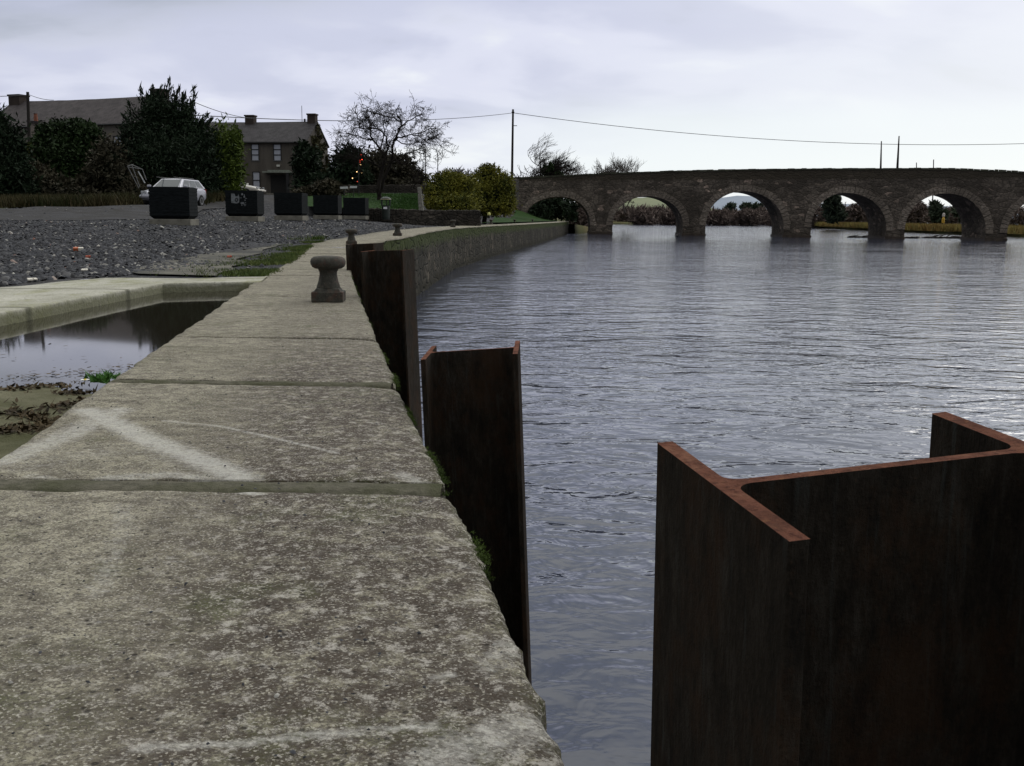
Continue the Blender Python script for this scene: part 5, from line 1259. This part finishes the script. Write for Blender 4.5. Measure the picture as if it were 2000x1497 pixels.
# bare trees beyond the bridge
def far_tree(name, label, u, vt, vb, Y, seed, **kw):
    p = aty(u, vb, Y); q = aty(u, vt, Y); p.z = kw.pop('zb', p.z); return bare(name, label, p, q.z - p.z, seed, **kw)
t = far_tree('bare_tree', 'windswept bare tree with ivy on its trunk, leaning right behind the bridge end', 1040, 258, 380, 200, 3, trunk=.45, levels=5, wind=(.85, 0, .05), spread=.66, first=.30, lratio=.76, minr=.024, upb=.2, zb=3.0)
ivb = [pb(u, v, 199, a, b_) for u, v, a, b_ in ((1066, 334, 8, 10), (1076, 328, 5, 10), (1092, 340, 9, 4))]
leaves('ivy_leaves', ivb, 1300, .45, IVY, t, t.location, 51, asp=.6)
far_tree('bare_tree', 'bare tree with two thin upright crowns behind the bridge, left of the smallest one', 1180, 300, 372, 240, 14, trunk=.30, levels=5, spread=.50, first=.25, lratio=.76, minr=.022, m=BARK2, zb=2.5)
far_tree('bare_tree', 'faint bare tree behind the bridge, the rightmost of the bare ones', 1222, 302, 372, 250, 25, trunk=.26, levels=5, spread=.50, first=.25, lratio=.76, minr=.020, m=BARK2, zb=2.5)
far_tree('bare_tree', 'bare twiggy tree showing low behind the bridge between the windswept tree and the upright one', 1140, 312, 375, 235, 36, trunk=.24, levels=5, spread=.75, first=.24, lratio=.74, minr=.022, m=BARK2, upb=.05, zb=2.0)
far_tree('bare_tree', 'small bare thicket tree showing above the golden bushes', 905, 322, 375, 190, 47, trunk=.28, levels=5, spread=.62, first=.22, lratio=.75, minr=.035, m=BARK2, zb=1.5)
far_tree('bare_tree', 'bare tree between the utility pole and the windswept tree', 1028, 320, 375, 195, 58, trunk=.2, levels=4, spread=.8, first=.25, lratio=.76, minr=.03, zb=2.0)

# ------------------------------------------------------------ coloured lights in the thicket
lt = root('string_lights', aty(700, 385, 86), 'string of small lit red and yellow bulbs hanging in front of the thicket', 'string lights')
REDB = emit('red_bulb', (1, .08, .04), 2); YELB = emit('amber_bulb', (1, .66, .30), 2.2); DIMB = emit('dim_red_bulb', (.8, .1, .06), .8)
seq = [(706, 302.5, REDB, .07), (707, 312, REDB, .06), (703.5, 314, REDB, .06), (703, 318, REDB, .07), (704, 321.5, YELB, .08), (697, 336, YELB, .06), (706, 338, YELB, .07), (688.5, 348.5, YELB, .06), (698, 355, DIMB, .06)]
m = MB(); pp = [aty(u, v, 86) - Vector(lt.location) for u, v, _, _ in seq]
for a, b in zip(pp, pp[1:]): m.tube([a, a.lerp(b, .5) + Vector((0, 0, -.12)), b], .008, 4)
m.tube([pp[0], pp[0] + Vector((.1, .2, .6))], .008, 4); m.tube([(0, .3, -.2), (0, .3, 3.9)], .04, 6); m.build('flex', TRIM, lt)
for (u, v, mm_, rd), p in zip(seq, pp):
    rd *= .8; m = MB(); m.lathe([(.002, -rd), (rd * .7, -rd * .7), (rd, 0), (rd * .7, rd * .7), (.002, rd)], p, 8); m.build('bulb', mm_, lt, smooth=True)

# ------------------------------------------------------------ poles and wires
POLE = plain('tarred_pole', (.030, .026, .024), .9, .1)
def pole(label, u0, v0, u1, v1, Y, r0, r1, base=None, arm=True, group='utility poles'):
    a = aty(u1, v1, Y); b = aty(u0, v0, Y); d = (b - a).normalized(); zb = base if base is not None else a.z
    k = (a.z - zb) / max(d.z, .1); a2_ = a - d * k; r = root('utility_pole', a2_, label, 'pole', group); o_ = Vector(a2_)
    m = MB(); m.tube([Vector((0, 0, 0)), (b - o_) * .5, b - o_], [r0, (r0 + r1) / 2, r1], 8); m.build('shaft', POLE, r)
    if arm:
        h = b - o_; m = MB(); m.box((h.x + .0, h.y - .1, h.z - .55), (.5, .08, .08)); m.lathe([(.05, 0), (.06, .08), (.03, .14)], (h.x + .18, h.y - .1, h.z - .51), 8); m.lathe([(.05, 0), (.06, .08), (.03, .14)], (h.x - .18, h.y - .1, h.z - .51), 8); m.build('insulator_bracket', TRIM, r)
    return r, b
_, tA = pole('tall dark utility pole rising behind the left end of the bridge', 1002, 214, 1000, 349, 176, .24, .17, 3.0)
r = _; m = MB(); q = aty(1006, 246, 176) - Vector(r.location); m.box(q, (.7, .1, .1)); m.build('step_bracket', TRIM, r)
_, tB = pole('dark leaning utility pole in front of the old house chimney', 54, 180, 58, 298, 75, .13, .10, 2.0, False)
_, tC = pole('utility pole top standing behind the big conifer', 356.5, 180, 358, 240, 95, .14, .11, 2.5, False)
pole('slim pole seen left of the golden bushes, the left of two', 831, 292, 831, 348, 205, .15, .08, 2, False); pole('slim pole seen left of the golden bushes, the right of two', 855, 300, 855, 348, 225, .15, .08, 2, False)
pole('thick based slim mast behind the bridge parapet, shorter of the pair', 1721.5, 276, 1720, 333, 190, .30, .09, 3, False, 'slim masts behind the bridge')
pole('tallest slim mast with a thick base behind the bridge parapet', 1756, 266, 1752.5, 333, 190, .36, .10, 3, False, 'slim masts behind the bridge')
pole('tiny distant mast behind the bridge parapet, lower of the two small ones', 1790, 318, 1790, 333, 380, .2, .15, 3, False, 'slim masts behind the bridge')
pole('small distant mast behind the bridge parapet, right of the tiny one', 1823.5, 312, 1823, 333, 380, .22, .16, 3, False, 'slim masts behind the bridge')
WIRE = plain('wire', (.05, .05, .055), .7)
def wire(label, a, b, sag, rad=.026):
    pts = [a.lerp(b, i / 24) - Vector((0, 0, sag * 4 * (i / 24) * (1 - i / 24))) for i in range(25)]
    m = MB(); m.tube(pts, rad, 4); tag(m.build('overhead_wire', WIRE), label, 'wire', 'overhead wires')
wire('overhead wire running right from the tall pole above the bridge', aty(1003, 221, 176), aty(2080, 278, 190), 2.2, .045)
wire('overhead wire running left from the tall pole past the bare tree', aty(1001, 221, 176), aty(358, 224, 96), .9, .04)
wire('wire from the pole behind the conifer down to the village house chimney', aty(358, 190, 95), aty(492, 232, 110), .3, .03)
wire('wire from the leaning pole to the old house roof', aty(56, 185, 75), aty(105, 196, 84), .1, .022)
wire('wire running left out of frame from the leaning pole', aty(54, 186, 75), aty(-120, 186, 70), .1, .022)

# ------------------------------------------------------------ beyond the bridge
BANKM = m_ground('far_meadow', (.05, .065, .02), (.085, .085, .035), .6, (.10, .075, .03))
# left bank behind the bridge, from the quay end under the first arch
def bank(name, edge, back, m):
    V = []; n = 24; rows = 6
    def sm(P, t): k = min(int(t * (len(P) - 1)), len(P) - 2); f = t * (len(P) - 1) - k; return [P[k][j] * (1 - f) + P[k + 1][j] * f for j in range(len(P[0]))]
    V = []
    for i in range(n * 2 + 1):
        a, b = sm(edge, i / (2 * n)), sm(back, i / (2 * n)); wv = mn.noise(Vector((i * .35, 2, 2))) * (a[1] * .006)
        V.append((a[0] + wv, a[1] - .6 + wv, ZW - .8)); V.append((a[0] + wv, a[1] + wv, ZW + .1))
        for j in range(rows + 1):
            t_ = j / rows; V.append((a[0] * (1 - t_) + b[0] * t_, (a[1] + 1) * (1 - t_) + b[1] * t_, (ZW + a[2]) * (1 - t_) + b[2] * t_))
    k = rows + 3
    return tag(nmesh(name, V, [(i * k + j, (i + 1) * k + j, (i + 1) * k + j + 1, i * k + j + 1) for i in range(2 * n) for j in range(k - 1)], m), kind='structure')
def E_(u, v, h): p = atz(u, v, ZW); return (p.x, p.y, h)
lb_edge = [(10.2, 172, 1.5), (13.5, 185, 1.0), E_(1128, 446.5, .8), E_(1165, 441, .8), E_(1200, 438.8, .8), E_(1280, 437.8, .8), E_(1400, 437.6, .9), E_(1515, 437.8, .9), E_(1600, 438.2, 1)]
lb_back = [(-60, 176, 2), (-60, 230, 2), (-60, 320, 2), (-40, 900, 4), (0, 1400, 4), (200, 1500, 4), (420, 1500, 4), (700, 1500, 4), (900, 1500, 4)]
bank('far_bank', lb_edge, lb_back, BANKM)
rb_edge = [E_(2400, 474, .7), E_(2000, 464, .7), E_(1880, 458.5, .7), E_(1770, 454, .8), E_(1690, 450, .8), E_(1620, 446.5, .8), E_(1570, 443.5, .8), E_(1540, 441, .8)]
rb_back = [(260, 140, .5), (420, 260, .5), (520, 400, .5), (600, 520, .5), (640, 640, 1), (660, 760, 1), (700, 900, 1), (760, 1100, 1)]
bank('right_bank', rb_edge, rb_back, BANKM)
REED = leafmat('reed_blade', [(.15, .095, .035), (.24, .15, .05), (.30, .20, .07), (.18, .17, .055)], big=.05)
P = []
for i in range(9000):
    t_ = rg.random() ** .7 * (len(rb_edge) - 2.2); k_ = int(t_); f = t_ - k_; a, b = rb_edge[k_], rb_edge[k_ + 1]
    x = a[0] * (1 - f) + b[0] * f; y = a[1] * (1 - f) + b[1] * f; o_ = rg.random() ** 1.3; P.append((x + 2 * o_, y + o_ * 22 - .3, ZW + .5 + .35 * o_))
tufts('reeds', P, 7, 1.35, .12, REED, 'orange brown reeds and rough grass along the right bank beyond the bridge', 'reeds', .5, lean=.25)
FT = leafmat('far_twigs', [(.05, .038, .032), (.10, .075, .066), (.15, .115, .10)], big=.02)
FT2 = leafmat('far_evergreen', [(.016, .024, .016), (.030, .044, .028), (.05, .064, .04)], big=.02)
def scrubmass(name, label, specs, n, size, m, seed, cat='woodland'):
    bl = [pb(*s_) for s_ in specs]; o = leaves(name, bl, n, size, m, None, (0, 0, 0), seed, shell=.35, up=.6, asp=.25); return tag(o, label, cat, kind='stuff')
scrubmass('far_scrub', 'brown leafless scrub along the far bank seen through the arches', [(u, 434 - h / 2.2, 560 + 90 * math.sin(u), 26, h) for u, h in ((1195, 16), (1225, 20), (1255, 20), (1285, 20), (1312, 18), (1340, 15), (1372, 15), (1400, 17), (1432, 15), (1462, 16), (1492, 18), (1520, 20), (1545, 18))], 34000, 1.9, FT, 61)
scrubmass('right_scrub', 'grey brown scrub behind the reeds on the right bank', [(u, 432 - h / 2.6, 330 + (2000 - u) * .12, 34, h) for u, h in ((1560, 22), (1590, 26), (1630, 24), (1670, 22), (1705, 26), (1740, 22), (1775, 20), (1812, 20), (1850, 20), (1890, 24), (1935, 22), (1980, 24), (2030, 24), (2090, 24), (2160, 24))], 30000, 1.2, FT, 62)
FG = 'dark trees on the flat land seen through the arches'
def ft(label, specs, n, sz, m, seed, Y, nm='distant_tree'):
    bl = [pb(*s_) for s_ in specs]; p = aty(specs[0][0], 436, Y); bushy(nm, label, 'tree', bl, n, sz, m, tuple(p), seed, .5, FG, asp=.35, shell=.3)
ft('dark round tree behind the right pier side of the fourth arch opening', [(1625, 398, 300, 16, 24), (1632, 420, 300, 20, 14)], 2600, 1.5, FT2, 63, 300)
ft('dark evergreen tree in the middle of the fifth arch opening', [(1826, 408, 300, 10, 14), (1834, 420, 300, 16, 14), (1822, 398, 300, 5, 6)], 2200, 1.3, FT2, 64, 300)
ft('dark tree closing the right side of the fifth arch opening', [(1885, 412, 300, 20, 22), (1900, 400, 300, 14, 20)], 2200, 1.4, FT2, 65, 300)
ft('distant clump of trees left of centre in the third arch opening', [(1427, 406, 700, 9, 9), (1422, 414, 700, 14, 8)], 1600, 2.4, FT2, 66, 700)
ft('distant clump of trees right of centre in the third arch opening', [(1458, 406, 700, 12, 9), (1480, 408, 700, 14, 10)], 1800, 2.4, FT2, 67, 700)
ft('dark overgrown tree mass seen under the first arch', [(1075, 405, 196, 44, 26), (1050, 418, 192, 26, 18), (1110, 412, 200, 20, 20)], 4200, .8, EVG, 68, 195)
ft('brown scrub tree at the right side of the first arch opening', [(1128, 420, 215, 18, 24), (1145, 428, 215, 14, 20)], 2400, .9, FT, 69, 215, 'scrub_tree')
ft('grey bare topped tree left of the dark evergreen in the fifth arch opening', [(1795, 410, 310, 12, 14), (1782, 418, 310, 12, 14)], 1600, 1.3, FT, 70, 310)
ft('tree right of the fourth arch crown gap above the scrub', [(1672, 412, 320, 18, 14), (1700, 410, 320, 20, 16)], 2000, 1.4, FT, 71, 320)
p = aty(1842, 436, 235); r = root('channel_marker', p, 'small yellow channel marker with a pale top seen through the fifth arch', 'marker')
z1 = aty(1842, 424, 235).z - p.z; z2 = aty(1842, 416.5, 235).z - p.z
m = MB(); m.lathe([(.30, 0), (.34, z1 * .6), (.16, z1), (.12, z1)], n=10); m.build('body', plain('marker_yellow', (.50, .30, .03), .6), r)
m = MB(); m.lathe([(.14, z1), (.30, z1 + .1), (.26, z2 - .1), (.1, z2)], n=10); m.build('top', plain('marker_pale', (.5, .45, .42), .6), r)
# hills
def hill(name, prof, Y, m, z0=-3):
    V = []; n = len(prof)
    for u, v in prof:
        p = aty(u, v, Y)
        for t_, hh in ((0, 0), (.4, .55), (.75, .9), (1, 1), (1.5, .9), (2.5, 0)): V.append((p.x * (.80 + .2 * t_), Y * (.80 + .2 * t_), z0 + (p.z - z0) * hh))
    return tag(nmesh(name, V, [(i * 6 + j, (i + 1) * 6 + j, (i + 1) * 6 + j + 1, i * 6 + j + 1) for i in range(n - 1) for j in range(5)], m, smooth=True), kind='structure')
hill('hill', [(700, 420), (950, 410), (1120, 398), (1190, 391), (1230, 387), (1265, 386), (1310, 390), (1350, 396), (1400, 410), (1460, 425)], 1400, m_ground('pale_pasture', (.20, .23, .12), (.26, .27, .16), .02, (.15, .17, .12)))
hill('hill', [(1250, 425), (1340, 405), (1400, 388), (1440, 382.5), (1480, 384), (1530, 391), (1600, 397), (1700, 400), (1850, 403), (2000, 408), (2400, 425)], 3200, m_ground('haze_tinted_hill', (.24, .28, .34), (.29, .33, .39), .01))  # bluish distance haze is painted into this hill's colour, no air volume
